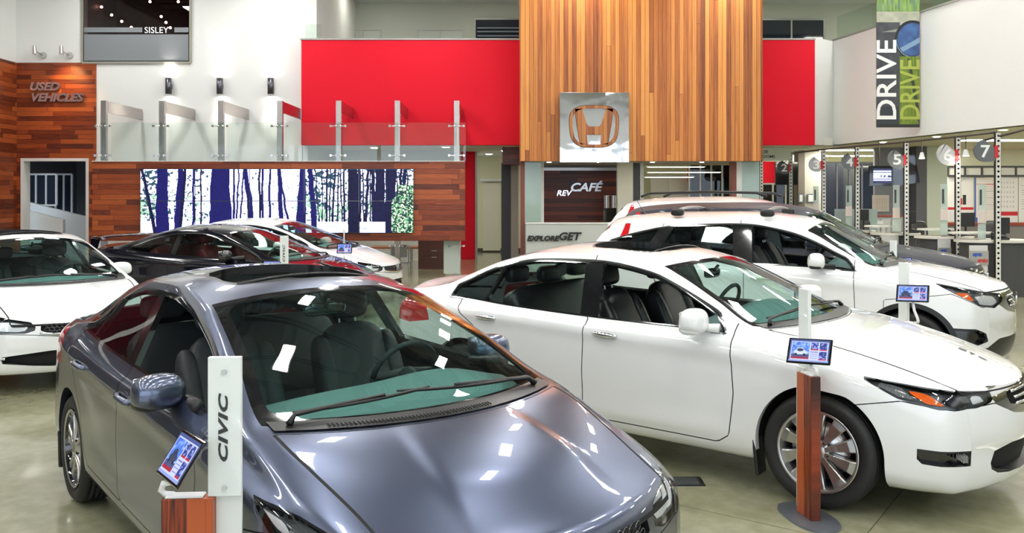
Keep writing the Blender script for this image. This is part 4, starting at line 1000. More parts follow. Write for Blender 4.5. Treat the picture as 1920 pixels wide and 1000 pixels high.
CRVclad = pchip([(0,.30),(.5,.28),(1.3,.30),(3.2,.30),(4.0,.34),(4.6,.40)])
CRV = dict(ayf=.16, af=.10, ridges=[([(.9,.90),(1.5,.93),(2.6,.96),(3.7,1.02)], .012, .06, 1.0, 4.0)], L=4.60, hw=.91, axles=(.93, 3.55), r=.345, Ra=.385, x0=.24, x1=4.46, zn=.55, zt=.62, yn=.62, zlin=1.12, clad=(.055, CRVclad), wo=-.005,
  rows=[
   [(.24,.64,.22),(.5,.74,.22),(.9,.80,.23),(3.6,.80,.24),(4.46,.72,.30)],
   [(.24,.70,.32),(.5,.83,.32),(.9,.90,.33),(2.3,.885,.31),(3.55,.90,.34),(4.46,.76,.40)],
   [(.24,.72,.56),(.5,.85,.58),(.9,.908,.60),(2.3,.90,.60),(3.55,.91,.68),(4.2,.88,.68),(4.46,.78,.66)],
   [(.24,.71,.76),(.5,.82,.83),(.9,.89,.90),(1.4,.885,.95),(2.5,.885,.99),(3.6,.89,1.03),(4.2,.85,1.06),(4.46,.76,1.0)],
   [(.24,.68,.84),(.5,.77,.91),(.9,.835,.985),(1.3,.84,1.05),(2.5,.84,1.09),(3.3,.835,1.14),(3.8,.815,1.205),(4.1,.79,1.27),(4.46,.72,1.20)],
   [(.24,.65,.87),(.5,.71,.945),(.9,.775,1.03),(1.25,.79,1.085),(1.6,.735,1.225),(1.85,.70,1.35),(2.1,.68,1.44),(2.6,.665,1.515),(3.3,.66,1.49),(3.8,.675,1.40),(4.1,.70,1.31),(4.25,.71,1.26),(4.46,.68,1.15)],
   [(.24,.60,.885),(.5,.64,.965),(.9,.70,1.06),(1.25,.73,1.11),(1.6,.665,1.275),(1.85,.625,1.42),(2.0,.615,1.48),(2.6,.60,1.575),(3.4,.60,1.565),(4.0,.595,1.51),(4.2,.61,1.42),(4.46,.64,1.10)]],
  C=[(0,.87),(.05,.91),(.1,.94),(.4,1.03),(.8,1.10),(1.06,1.135),(1.35,1.28),(1.65,1.44),(1.82,1.53),(2.1,1.60),(2.6,1.645),(3.4,1.635),(3.95,1.60),(4.2,1.56),(4.36,1.40),(4.5,1.15),(4.6,1.0)],
  bow=[(.24,.24),(.6,.20),(1.25,.19),(1.6,.13),(1.95,.09),(2.5,.03),(3.1,0),(4.0,-.04),(4.2,-.10),(4.46,-.14)],
  ws=(1.25, 1.93), rg=(4.16, 4.36), dlo=(1.42, 4.12), du0=.10, du1=.0, dl=.014, dtrim=CHROME, pillars=[(2.55,1.08,2.60,1.52,.10),(3.62,1.10,3.42,1.52,.075)], winsplit=[2.6,3.5,9.], open=(0,),
  hood=(.30, 1.17),
  doors=[[(1.44,1.8),(1.44,1.02),(1.42,.60),(1.44,.40),(1.50,.33),(2.51,.33),(2.53,.38),(2.53,.9),(2.53,1.05),(2.57,1.09),(2.64,1.8)],
         [(2.53,.38),(2.55,.33),(3.05,.33),(3.16,.45),(3.24,.66),(3.42,.88),(3.55,1.0),(3.60,1.12),(3.40,1.8),(2.64,1.8),(2.57,1.09),(2.53,1.0)]],
  feat=[('headlight','f',reflect_poly([(24,.80),(34,.735),(46,.76),(58,.86),(69,.965),(69,.975),(54,.935),(40,.895),(24,.865)]),.006,'headlight_edge',['body','hood']),
        ('hl_amber','f',reflect_poly([(49,.80),(56,.855),(60,.905),(52,.895)]),.0,'gap',['headlight']),
        ('hl_chrome','f',reflect_poly([(28,.79),(34,.76),(45,.78),(48,.86),(40,.87),(31,.85)]),.0,'gap',['headlight']),
        ('hl_rib','f',reflect_poly([(57,.865),(62,.915),(64,.94),(60,.935)]),.0,'gap',['headlight']),
        ('grilletrim','f',reflect_poly([(-9,.66),(9,.66),(22,.70),(30,.77),(24,.87),(12,.88),(-9,.88)]),.0,'gap',['body','hood']),
        ('grille','f',reflect_poly([(-9,.69),(9,.69),(18,.74),(20,.80),(12,.84),(-9,.84)]),.0,'gap',['grilletrim']),
        ('fog','f',reflect_poly([(40,.42),(52,.38),(62,.42),(66,.56),(50,.55),(42,.50)]),.022,'fogtrim',['body']),
        ('blackp','f',reflect_poly([(-9,.10),(70,.10),(66,.40),(52,.345),(40,.36),(30,.44),(-9,.46)]),.0,'gap',['body','clad']),
        ('tail','r',reflect_poly([(60,1.05),(68,1.08),(69,1.20),(64,1.50),(59,1.52),(60,1.25)]),.0,'gap',['body'])],
  fx=1.0, bump=reflect_poly([(62,.88),(80,.84),(100,.8),(100,.1),(-100,.1),(-100,.65),(0,.65),(24,.78),(45,.75)]),
  bulbs=[('proj',.22,.60,.83,.06,.045,.045),('amber',.47,.73,.91,.085,.02,.035),('bar',.32,.67,.86,.015,.10,.05)], bulbrot=.5, amberrot=-.8, lamp_edge=LAMPIN,
  wheel=dict(rim=.235, n=5, w0=.06, w1=.10, pw=1.2, m=SILVER),
  seatx=2.10, seatz=.68, mirror=(1.78,.985,1.165), mbase=(1.62,.82,1.095), handles=[(2.36,.885,.96),(3.32,.885,1.0)])

def derive(base, **kw):
    d = dict(base); d.update(kw); return d
COUPE = derive(CIVIC, feat=[f for f in CIVIC['feat'] if f[0] != 'tail'], L=4.48, x1=4.32, axles=(.91, 3.53),
  rows=CIVIC['rows'][:4]+[
   [(.17,.69,.64),(.4,.76,.70),(.7,.80,.77),(1.0,.805,.84),(1.25,.80,.895),(2.0,.80,.92),(3.0,.795,.96),(3.55,.775,1.00),(4.1,.74,1.02),(4.32,.68,.98)],
   [(.17,.66,.66),(.4,.71,.735),(.7,.755,.81),(1.0,.77,.88),(1.2,.757,.93),(1.5,.70,1.045),(1.8,.655,1.15),(2.1,.62,1.235),(2.45,.60,1.275),(2.8,.60,1.26),(3.2,.63,1.18),(3.5,.675,1.08),(3.8,.70,1.04),(4.32,.66,1.0)],
   [(.17,.62,.675),(.4,.64,.755),(.7,.68,.845),(.90,.70,.885),(1.06,.70,.915),(1.5,.635,1.085),(1.8,.59,1.195),(2.03,.56,1.265),(2.4,.54,1.325),(2.8,.535,1.315),(3.2,.56,1.24),(3.6,.60,1.13),(3.9,.63,1.06),(4.32,.62,1.01)]],
  C=[(0,.665),(.05,.685),(.1,.70),(.4,.82),(.7,.885),(.84,.91),(1.2,1.05),(1.5,1.165),(1.8,1.275),(1.93,1.32),(2.1,1.355),(2.45,1.393),(2.8,1.385),(3.2,1.315),(3.5,1.23),(3.8,1.13),(3.95,1.09),(4.2,1.08),(4.48,1.07)],
  bow=[(.17,.17),(.6,.20),(1.06,.21),(1.5,.15),(2.03,.08),(2.5,.02),(3.0,-.03),(3.2,-.06),(3.9,-.11),(4.32,-.16)],
  rg=(3.16, 3.88), dlo=(1.22, 3.56), pillars=[(2.72,.96,2.72,1.30,.045)], winsplit=[2.72,9.], trunk=(3.97, 4.28), sun=None, dtrim=CHROME, seatm=mat('red_black_seat', (.09,.003,.005), .6), rgm=DARKGL,
  doors=[[(1.30,1.5),(1.30,.91),(1.32,.60),(1.36,.34),(1.45,.30),(2.66,.30),(2.72,.36),(2.75,.6),(2.74,.95),(2.74,1.5)]],
  handles=[(2.52,.868,.85)], open=(), dx=.04, flaps=False, mirm=GLOSSB)
def scaleS(base, kx, ky, kz, **kw):
    d = dict(base); f2 = lambda tab: [(a*kx, b*kz) for a, b in tab]
    d['rows'] = [[(a*kx, b*ky, c*kz) for a, b, c in r] for r in base['rows']]; d['C'] = f2(base['C']); d['bow'] = [(a*kx, b*kx) for a, b in base['bow']]
    for k in ('L', 'x0', 'x1'): d[k] = base[k]*kx
    for k in ('ws', 'rg', 'dlo', 'hood'): d[k] = tuple(a*kx for a in base[k])
    d['axles'] = tuple(a*kx for a in base['axles']); d['hw'] = base['hw']*ky; d['yn'] = base['yn']*ky; d['zn'] = base['zn']*kz; d['zt'] = base['zt']*kz; d['zlin'] = base['zlin']*kz
    d['pillars'] = [(a*kx, b*kz, c*kx, e*kz, w) for a, b, c, e, w in base['pillars']]; d['winsplit'] = [a*kx if a < 9 else a for a in base['winsplit']]
    d['doors'] = [[(a*kx, b*kz) for a, b in p] for p in base['doors']]; d['feat'] = [(a, b, [(q, z*kz) for q, z in p], c, e, g) for a, b, p, c, e, g in base['feat']]
    d['bump'] = [(q, z*kz) for q, z in base['bump']]; d['bulbs'] = [(k, x*kx, y*ky, z*kz, a, b, c) for k, x, y, z, a, b, c in base['bulbs']]
    d['mirror'] = (base['mirror'][0]*kx, base['mirror'][1]*ky, base['mirror'][2]*kz); d['mbase'] = (base['mbase'][0]*kx, base['mbase'][1]*ky, base['mbase'][2]*kz)
    d['handles'] = [(a*kx, b*ky, c*kz) for a, b, c in base['handles']]; d['seatx'] = base['seatx']*kx; d['seatz'] = base['seatz']*kz
    d.update(kw); return d
VAN = scaleS(CRV, 1.09, 1.07, 1.052, dx=.04, clad=None, open=(), dtrim=GLOSSB, sgm=DARKGL)
SUV = scaleS(CRV, 1.06, 1.09, 1.10, dx=.04, open=(), dtrim=CHROME, sgm=DARKGL)
SMALL = derive(CIVIC, feat=[(('hl_amber',)+f[1:] if f[0] == 'hl_tip' else f) for f in CIVIC['feat']], dx=.04, open=(), sun=None, handles=CIVIC['handles'])

# ---- pieces that only one car wears
def text_on(root, name, txt, size, M, m, **k): return text_obj(name, txt, size, m, root, M, **k)
def grille_bars(root, z_list, x0, hwid, curve, m, r=.012, name='grille_slat'):
    for z, wd in z_list:
        b = MB(); pts = [(x0+curve*(y*y), y, z+.0*y) for y in np.linspace(-wd, wd, 15)]; b.tube(pts, r, 6); b.build(name, m, root)
def h_emblem(root, M, s, m, name='emblem', depth=.012):
    """rounded ring with a flared H inside; drawn in XZ, size s wide"""
    b = MB(); n = 40
    def outline(w, hgt, p=3.2):
        o = []
        for k in range(n):
            a = 2*PI*k/n; c, q = math.cos(a), math.sin(a); x = math.copysign(abs(c)**(2/p), c)*w; z = math.copysign(abs(q)**(2/p), q)*hgt
            x *= 1-.10*(hgt-z)/(2*hgt); o.append((x, z))
        return o
    A = outline(.5, .41); Bq = outline(.44, .355)
    V = []
    for y in (0, -depth): V += [(x*s, y, z*s) for x, z in A]+[(x*s, y, z*s) for x, z in Bq]
    F = []
    for k in range(n):
        j = (k+1) % n; F += [(2*n+k, 2*n+j, 3*n+j, 3*n+k), (k, j, 2*n+j, 2*n+k), (n+j, n+k, 3*n+k, 3*n+j)]
    b.add(V, F)
    for sd in (-1, 1):
        P = [(.30, .355), (.42, .345), (.355, -.06), (.30, -.35), (.13, -.352), (.17, -.16), (.17, .06)]
        P = [(.235, .35), (.375, .345), (.33, 0), (.27, -.352), (.125, -.352), (.145, -.16), (.0, -.16), (.0, .0), (.10, .0), (.145, .05)]
        P = [(sd*x*s, z*s) for x, z in P]
        if sd < 0: P = P[::-1]
        b.prism(P, 1, -depth, 0)
    me = b.build(name, m, root); me.data.transform(M); return me
def civic_extra(root, S, sh, R, Cc, bow, surf, paint, emit, both):
    # chrome strip under the grille, hex mesh hints
    b = MB(); fx_ = S['front_x']; pts = [(fx_(y, .530+.12*abs(y)**1.3)-.006, y, .530+.12*abs(y)**1.3) for y in np.linspace(-.40, .40, 21)]; b.tube(pts, .012, 8); b.build('chrome_grille_bar', CHROME, root)
    b = MB()
    for iz in range(3):
        for k in range(19):
            y = -.36+.04*k+(.02 if iz % 2 else 0); z = .565+.030*iz; x = fx_(y, z)+.004; n_ = 6; r_ = .021
            if abs(y) > .35: continue
            P = [(x+.58*2*y*r_*math.cos(2*PI*q/n_+PI/6), y+r_*math.cos(2*PI*q/n_+PI/6), z+r_*math.sin(2*PI*q/n_+PI/6)*.9) for q in range(7)]; b.tube(P, .0022, 4)
    b.build('hex_mesh', mat('mesh_dark_chrome', (.18,.18,.19), .25, .8), root)
    M = Matrix.Translation((S['front_x'](0, .60)-.01, 0, .60)) @ Matrix.Rotation(-PI/2, 4, 'Z'); h_emblem(root, M, .13, CHROME)
    # cowl vent slots
    b = MB()
    for k in range(46):
        f = -.30+1.0*k/45; p = surf(S['ws'][0]-.018, f); q = surf(S['ws'][0]-.048, f); b.tube([p+Vector((0,0,.011)), q+Vector((0,0,.013))], .0028, 4)
    b.build('cowl_vent_slots', DARKIN, root)
    for sd in (1, -1):
        b = MB(); b.tube([(.17, sd*.66, .345), (.24, sd*.74, .355), (.36, sd*.81, .37)], .012, 6); b.build('fog_light_blade', CHROME, root)
    for sd in (-1, 1): b = MB(); b.box((1.95+.16, sd*.37, 1.235), (.16, .012, .03)); 
def accord_extra(root, S, sh, R, Cc, bow, surf, paint, emit, both):
    for z in (.635, .668, .70):
        b = MB(); b.tube([(S['front_x'](y, z)-.004, y, z) for y in np.linspace(-.25, .25, 17)], .009, 6); b.build('grille_slat', CHROME if z != .668 else STEEL, root)
    M = Matrix.Translation((S['front_x'](0, .665)-.02, 0, .665)) @ Matrix.Rotation(-PI/2, 4, 'Z'); h_emblem(root, M, .15, CHROME)
    for sd in (1, -1):
        b = MB(); b.box((.235, sd*.70, .395), (.03, .12, .035), 0, Matrix.Rotation(sd*.6, 3, 'Z')); b.build('fog_light', RIB, root)
    b = MB(); V = []
    for k in range(8):
        x = .265+.16*k/7
        for y in (-.105, -.06):
            f = y/float(R[-1][0](x+.19)); p = surf(x+.19, f); V.append((p.x, p.y, p.z+.003))
    b.add(V, [(2*k, 2*k+1, 2*k+3, 2*k+2) for k in (0, 1, 3, 5, 6)]); b.build('hood_sticker', mat('dark_sticker', (.06,.06,.06), .4), root)
def crv_extra(root, S, sh, R, Cc, bow, surf, paint, emit, both):
    k = S['L']/4.6
    for z in (.74, .79, .84):
        b = MB(); zz = z*S['C'][0][1]/.87; b.tube([(S['front_x'](y, zz)-.003, y, zz) for y in np.linspace(-.28, .28, 15)], .009, 6); b.build('grille_slat', CHROME, root)
    M = Matrix.Translation((S['front_x'](0, .79*S['C'][0][1]/.87)-.02, 0, .79*S['C'][0][1]/.87)) @ Matrix.Rotation(-PI/2, 4, 'Z'); h_emblem(root, M, .15, CHROME)
def crv_roof(root, S, *a):
    crv_extra(root, S, *a)
    for x in (2.35, 3.35):
        for sd in (1, -1):
            o = MB(); o.blob((x, sd*.57, 1.635), (.075, .05, .042), (.6, .6)); o.build('roof_bar_foot', BLACK, root)
        b = MB(); b.tube([(x, y, 1.69-.03*(y/.57)**2) for y in np.linspace(-.60, .60, 13)], .014, 8); b.build('roof_bar', STEEL, root)
    b = MB(); b.cyl((3.92, .05, 1.59), (4.05, .05, 1.80), .004, n=6); b.cyl((3.90, .05, 1.585), (3.95, .05, 1.62), .022, .012, n=10); b.build('antenna', BLACK, root)
def suv_roof(root, S, *a):
    crv_extra(root, S, *a); zt = 1.645*1.10
    for sd in (1, -1):
        b = MB(); y = sd*.60; b.tube([(2.0, y, zt+.0), (2.15, y, zt+.055), (3.0, y, zt+.075), (3.95, y, zt+.05), (4.1, y, zt-.01)], .022, 8); b.build('roof_rail', BLACK, root)
def coupe_extra(root, S, sh, R, Cc, bow, surf, paint, emit, both):
    b = MB(); V = []; n = 13
    for k in range(n):
        y = -.68+1.36*k/(n-1); zz = 1.20-.03*(y/.68)**4; 
        for dx, dz in ((-.11, -.012), (0, .012), (.12, .022), (.12, .006), (0, -.010)): V.append((4.28+dx-.10*(y/.68)**2, y, zz+dz))
    b.add(V, [(k*5+j, k*5+(j+1) % 5, (k+1)*5+(j+1) % 5, (k+1)*5+j) for k in range(n-1) for j in range(5)]+[tuple(range(5)), tuple(range(n*5-5, n*5))[::-1]], 0, True)
    for sd in (-1, 1): b.prism([(4.20, 1.02), (4.32, 1.02), (4.30, 1.19), (4.14, 1.19)], 1, sd*.66-.012, sd*.66+.012)
    b.build('rear_spoiler', paint, root)
for s_, e_ in ((CIVIC, civic_extra), (ACCORD, accord_extra), (CRV, crv_roof), (VAN, crv_extra), (SUV, suv_roof), (COUPE, coupe_extra), (SMALL, civic_extra)): s_['extra'] = e_

car_grey = make_car('sedan', CIVIC, (.25, 2.95), -.91, 'grey-blue sedan in the foreground with its front passenger window open', GREYP)
car_acc = make_car('sedan', ACCORD, (3.087, 5.22), -.6855, 'large white sedan with chrome door handles, beside the grey-blue sedan', WHITEP)
car_crv = make_car('crossover', CRV, (5.10, 8.90), -.492, 'white crossover with roof bars behind the large white sedan', WHITEP)
car_left = make_car('sedan', CIVIC, (-3.977, 8.268), -.827, 'white sedan at the left edge facing the camera', WHITEP)
car_coupe = make_car('coupe', COUPE, (-2.07, 12.6), -.318, 'black two-door coupe with rear spoiler in front of the video wall', BLACKP)
car_bw = make_car('sedan', SMALL, (-1.95, 15.0), -.24, 'white sedan beyond the black coupe under the video wall', WHITEP)
car_van = make_car('crossover', VAN, (5.95, 11.0), -.492, 'dark grey crossover between the white crossover and the service desks', DARKP)
car_suv = make_car('crossover', SUV, (6.1, 13.6), -.492, 'white crossover with black roof rails standing farthest back, beyond the dark grey one', WHITEP)

# ================================================================== FIXTURES AND FURNITURE
def disc_light(x, y, z, r=.075, g='soffit downlights', lab='small round recessed downlight in the mezzanine soffit', es=30, col=(1,.95,.82)):
    e = empty('downlight', (x, y, z)); tag(e, lab, 'downlight', g)
    b = MB(); b.lathe([(0, r*1.25), (-.012, r*1.25), (-.012, r)], 'z', n=20); b.build('trim_ring', WALLW, e)
    b = MB(); b.cyl((0, 0, -.004), (0, 0, -.008), r, n=20); b.build('lamp_disc', mat('disc_lamp_%d' % es, (1,1,1), emit=col, es=es), e)
def tube_light(x, y, z, lx, ly, g, lab, es=9, col=(1,.97,.85)):
    e = empty('light_panel', (x, y, z)); tag(e, lab, 'ceiling light', g)
    b = MB(); b.box((0, 0, -.01), (lx+.06, ly+.06, .02)); b.build('frame', WALLW, e)
    b = MB(); b.box((0, 0, -.024), (lx, ly, .008)); b.build('diffuser', mat('light_panel_%d' % es, (1,1,1), emit=col, es=es), e)
# service area ceiling panels, mezzanine soffit, alcove, corridor, upstairs
for x, y in ((11, 12), (11, 16), (11, 20), (11, 24), (11, 28), (15, 10), (15, 14), (15, 18), (15, 22), (15, 26), (9.4, 24.5), (9.6, 28)):
    tube_light(x, y, zf0-.002, 1.5, .5, 'service area ceiling panels', 'long ceiling light panel over the service desks', 19)
for k in range(9):
    p = F0-fd*(1.2+k*2.0)+Vector((.55, 0)); disc_light(p.x, p.y, zf0-.002, .07, 'downlights along the service soffit', 'small round downlight along the edge of the service soffit', 25)
for x, y in ((-3.6, 23.0), (-1.7, 22.6), (-.2, 24.5), (-.7, 26.5), (1.5, 26.), (3.5, 25), (5.2, 25), (7.3, 24), (7.6, 27)):
    disc_light(x, y, zr0-.002, .09, 'downlights in the mezzanine soffit', 'round downlight recessed under the red mezzanine', 60)
for x, y in ((11.5, 10), (11.5, 14), (11.5, 18), (11.5, 22), (14.5, 12), (14.5, 20)): tube_light(x, y, 7.7, 1.2, .6, 'added upstairs fill panels', 'unseen panel added to brighten the upstairs floor right of the fascia', 10)  # unseen panels, added to brighten the dark upstairs right side
for x in (-7, -4, -1, 2, 5, 8, 11): tube_light(x, 25.5, WZ(7, 60)-.002, 1.2, .6, 'upstairs corridor light panels', 'light panel in the upstairs corridor ceiling', 6)
for x in (.9, 2.1, 3.4, 4.6): disc_light(x, YT+.7, tz-.002, .05, 'downlights under the cedar tower', 'tiny downlight under the cedar tower', 60, (1,.85,.7))
for x in (-12.2, -10.6): disc_light(x, YB+2, 3.298, .08, 'downlights beyond the left doorway', 'round downlight beyond the left doorway', 60)

# sconces: cylinders lighting up and down
def spot(x, y, z, rx, ry, power, size=1.0, col=(1,.93,.80), blend=.6, parent=None, r=.03):
    d = bpy.data.lights.new('spot', 'SPOT'); d.energy = power; d.spot_size = size; d.spot_blend = blend; d.color = col; d.shadow_soft_size = r
    o = bpy.data.objects.new('spot_light', d); COL.objects.link(o); o.location = (x, y, z); o.rotation_euler = (rx, ry, 0)
    if parent: o.parent = parent
    return o
SCM = mat('sconce_grey_metal', (.12,.12,.14), .3, .8)
for k, (u, nm) in enumerate(((320, 'leftmost of the three grey cylinder wall sconces, below the interior window corner'), (415.5, 'middle of the three grey cylinder wall sconces'), (510.5, 'rightmost of the three grey cylinder wall sconces, nearest the red box'))):
    x = WX(u, 75); z0, z1 = WZ(178, 75), WZ(148, 75); y = YB-.14
    e = empty('wall_sconce', (x, YB, (z0+z1)/2)); tag(e, nm, 'wall lamp', None); h = (z1-z0)/2
    b = MB(); b.lathe([(-h, .068), (-h, .078), (h, .078), (h, .068), (h-.03, .066), (h-.03, .0)], 'z', (0, -.14, 0), 28); b.lathe([(-h, .068), (-h+.03, .066), (-h+.03, 0)], 'z', (0, -.14, 0), 28); b.build('lamp_body', SCM, e)
    b = MB(); b.box((0, -.035, 0), (.05, .07, .07)); b.box((0, -.008, 0), (.09, .016, .12)); b.build('wall_bracket', SCM, e)
    b = MB(); b.cyl((0, -.14, h-.028), (0, -.14, h-.024), .06, n=16); b.cyl((0, -.14, -h+.028), (0, -.14, -h+.024), .06, n=16); b.build('lamp_disc', mat('disc_lamp_30', (1,1,1), emit=(1,.95,.82), es=30), e)
    spot(x, y, z1-.01, PI-.07, 0, 48, 1.0, blend=1.0); spot(x, y, z0+.01, .07, 0, 42, 1.1, blend=1.0)
# two small spotlights on top of the wooden panel
for u, lab in ((82, 'small round white spotlight left of the pair above the wood sign wall'), (132, 'small round white spotlight right of the pair above the wood sign wall')):
    e = empty('spotlight', (WX(u, 75), YB-.0, WZ(104, 75))); tag(e, lab, 'spotlight')
    b = MB(); b.cyl((0, 0, 0), (0, -.06, 0), .085, .075, 20); b.build('wall_plate', LGREY, e)
    b = MB(); b.tube([(-.0, -.05, 0), (-.06, -.16, .05), (-.13, -.22, .12)], .014, 6); b.cyl((-.12, -.22, .20), (-.10, -.24, -.0), .045, .055, 14); b.build('lamp_head', STEEL, e)
spot(WX(132, 75), YB-.65, WZ(117, 75), PI/2*.45, 0, 60, 1.6, (1,.60,.22), 1.0)
for k in range(4): spot(WX(1040+k*110, 80), YT-.55, 8.0, .28, 0, 130, 1.6, (1,.75,.42), 1.0)

# lettering on the wood wall
for t, v, lab in (('USED', 170, 'polished metal italic USED lettering, upper word on the wood sign wall'), ('VEHICLES', 190.5, 'polished metal italic VEHICLES lettering, lower word on the wood sign wall')):
    o = text_obj('lettering', t, .272, CHROME, None, TR(WX(59 if t == 'USED' else 61, 75), YB-.09, WZ(v, 75)), .05, .25, .012, sx=1.12); tag(o, lab, 'sign lettering')

# ---- the hung wood wall with the video wall, on steel posts
sS = 84.; YS = WY(sS)
zs0, zs1 = WZ(452, sS), WZ(303, sS); xs0, xs1 = WX(172, sS), WX(871, sS)
b = MB(); b.span(xs0, xs1, YS+.02, YS+.30, zs0, zs1); struct(b.build('wall_screen', WOODH))
S_('trim_11', xs0, xs1, YS-.005, YS+.31, zs1, zs1+.015, WALLW)
# picture of the forest
def vnoise(X, Y, seed=0):
    r = np.random.RandomState(seed); g = r.rand(64, 64); xi = np.floor(X).astype(int); yi = np.floor(Y).astype(int); fx_ = X-xi; fy_ = Y-yi
    fx_ = fx_*fx_*(3-2*fx_); fy_ = fy_*fy_*(3-2*fy_); a = g[yi % 64, xi % 64]; b_ = g[yi % 64, (xi+1) % 64]; c = g[(yi+1) % 64, xi % 64]; d = g[(yi+1) % 64, (xi+1) % 64]
    return (a*(1-fx_)+b_*fx_)*(1-fy_)+(c*(1-fx_)+d*fx_)*fy_
def forest(W_, H_):
    u, v = np.meshgrid((np.arange(W_)+.5)/W_*511, (np.arange(H_)+.5)/H_*120)   # photo pixels of the screen
    n1 = vnoise(u/5., v/4., 1); n2 = vnoise(u/2.2, v/2., 2); n3 = vnoise(u/12, v/9, 3)
    img = np.ones((H_, W_, 3))*np.array([.93, .96, 1.25])
    br = (n1*.6+n2*.4)
    leafy = np.clip(1.2-np.abs(u-20)/55, 0, 1)+np.clip(1-np.abs(u-330)/45, 0, 1)*.9+np.clip((u-280)/120, 0, 1)*.75+np.clip(1-np.abs(u-100)/40, 0, 1)*.55
    lm = (br > .80-.30*np.clip(leafy, 0, 1)) & (v < 98)
    img[lm] = (.02, .06, .09)
    gm = (n2*.5+n3*.5 > .63) & (v > 50) & (v < 98) & (leafy > .2) & (u < 440); img[gm] = np.array([.25, .50, .30])
    DB = np.array([.005, .004, .080]); DK = np.array([.003, .003, .026])
    T = [(15,3,12,DK),(41,11,0,DB),(73,6,-4,DB),(79,3,-6,DK),(100,2,0,DB),(113,1.5,0,DK),(150,19,1,DB),(176,2,0,DB),(182,1.5,-3,DB),(190,1.5,-4,DB),(204,4.5,6,DB),(223,2,0,DK),(228,2,0,DB),(242,2,0,DB),(262,4,3,DB),(270,2,10,DB),(298,3,-5,DB),(304,5.5,0,DB),(322,5,5,DB),(331,1,4,DK),(340,1,0,DK),
         (356,2,3,DK),(369,4,-3,DK),(375,2.5,3,DK),(383,2.5,0,DK),(391,4.5,4,DK),(404,3,0,DK),(412,2,0,DK),(420,3.5,0,DK),(431,2.2,0,DK),(440,2,0,DK)]
    T = [t for t in T if t[0] < 345]
    for k in range(24):
        T.append((350+k*6.6+random.uniform(-2, 2), random.choice([1.2, 1.8, 2.6, 3.4]), random.uniform(-3, 3), DK))
    T += [(399,10,1,DK*.8),(450,6,2,DK),(467,9,0,DK)]
    for x, w, lean, c in T:
        if x > 512: continue
        xx = x+lean*(60-v)/60*-1+1.2*(vnoise(v/18, v*0+x, 5)-.5)*2
        bot = 100 if (x > 330 and w < 9) else 121
        m = (np.abs(u-xx) < w*(.88+.30*(v/120))) & (v < bot+6*vnoise(u/4, v*0, 6)); img[m] = c*(1+1.2*n3[m][:, None]*0)+np.array([.003, .003, .02])*n1[m][:, None]
    g = (v > 99) & (u > 330) & (u < 470); sn = np.array([.80, .88, 1.25]); c = sn*(0.55+.6*vnoise(u/14, v/3, 8)[..., None]); keep_ = ~((np.abs(u-399) < 11) | (np.abs(u-467) < 9)); img[g & keep_] = c[g & keep_]
    bush = (np.hypot((u-488)/26, (v-88)/36) < 1.05) | ((u > 482) & (v > 30)); bb = bush & (u > 470); img[bb] = (.015, .04, .04); img[bb & (n2 > .50)] = (.18, .42, .22); img[bb & (n2*.6+n1*.4 > .66)] = (.75, .85, .60)
    return img
FI = forest(620, 150)
vw = empty('video_wall', (WX(520.5, sS), YS, WZ(437, sS))); tag(vw, 'wide video wall of ten panels showing a snowy forest on the wood wall', 'video wall')
px0, px1, pz0, pz1 = WX(265, sS), WX(776, sS), WZ(437, sS), WZ(317, sS)
PIC = picture_mat('forest_screen', .95)
for i in range(5):
    for j in range(2):
        xA = px0+(px1-px0)*i/5; xB = px0+(px1-px0)*(i+1)/5; zA = pz0+(pz1-pz0)*(1-j)/2; zB = zA+(pz1-pz0)/2
        b = MB(); b.span(xA+.001, xB-.001, YS-.06, YS+.02, zA+.001, zB-.001); o = b.build('screen_panel', GLOSSB); o.parent = vw; o.matrix_parent_inverse = vw.matrix_basis.inverted()
        p = picture('display', FI[j*75:(j+1)*75, i*124:(i+1)*124], xB-xA-.016, zB-zA-.016, PIC, o, TR(xA+.008, YS-.062, zA+.008))
# posts with arms and glass
postlab = ['first steel post from the left, next to the wood sign wall', 'second steel post from the left, its arm under the leftmost sconce', 'third steel post from the left, below the middle sconce', 'fourth steel post from the left, its arm ending at the red box', 'fifth steel post from the left, first one in front of the red box', 'sixth steel post from the left, in the middle of the red box', 'seventh steel post from the left, at the right end of the wood wall']
YQ = YS+.37; sQ = FPX/YQ; zp = WZ(189, sQ); zg0, zg1 = WZ(301, sS), WZ(228, sS)
for k, u in enumerate((195.5, 304.5, 415, 525.5, 635.5, 745.5, 856.5)):
    x = WX(u, sQ); e = empty('steel_post', (x, YQ, 0)); tag(e, postlab[k], 'post', None)
    b = MB(); b.box((0, 0, zp/2), (.125, .10, zp), bev=.004); b.build('post', POSTM, e)
    yend = (YB if k < 4 else YR)-.003-YQ
    b = MB(); b.span(-.01, .04, .05, yend, zp-.27, zp-.005, bev=.003); b.build('arm', POSTM, e)
    b = MB()
    for dz in (.04, .09, .15, .20): b.cyl((.05, .10, zp-dz-.02), (.062, .10, zp-dz-.02), .012, n=8)
    for dz in (.32, .38, .44, .50): b.cyl((.0625, .0, zp-dz), (.074, .0, zp-dz), .012, n=8)
    b.build('bolt_set', CHROME, e)
    for zc in (WZ(237, sQ), WZ(292, sQ), WZ(461, sQ)):
        for sd in (-1, 1):
            if zc < 1 and k != 5 and k != 6: continue
            b = MB(); b.tube([(sd*.045, -.055, zc), (sd*.10, -.085, zc), (sd*.165, -.075, zc)], .013, 6); b.cyl((sd*.165, -.115, zc), (sd*.165, -.035, zc), .027, n=12); b.blob((sd*.05, -.06, zc), (.03, .025, .03), (1, 1), (6, 8)); b.build('glass_clamp', CHROME, e)
us = [176, 195.5, 304.5, 415, 525.5, 635.5, 745.5, 856.5, 872]
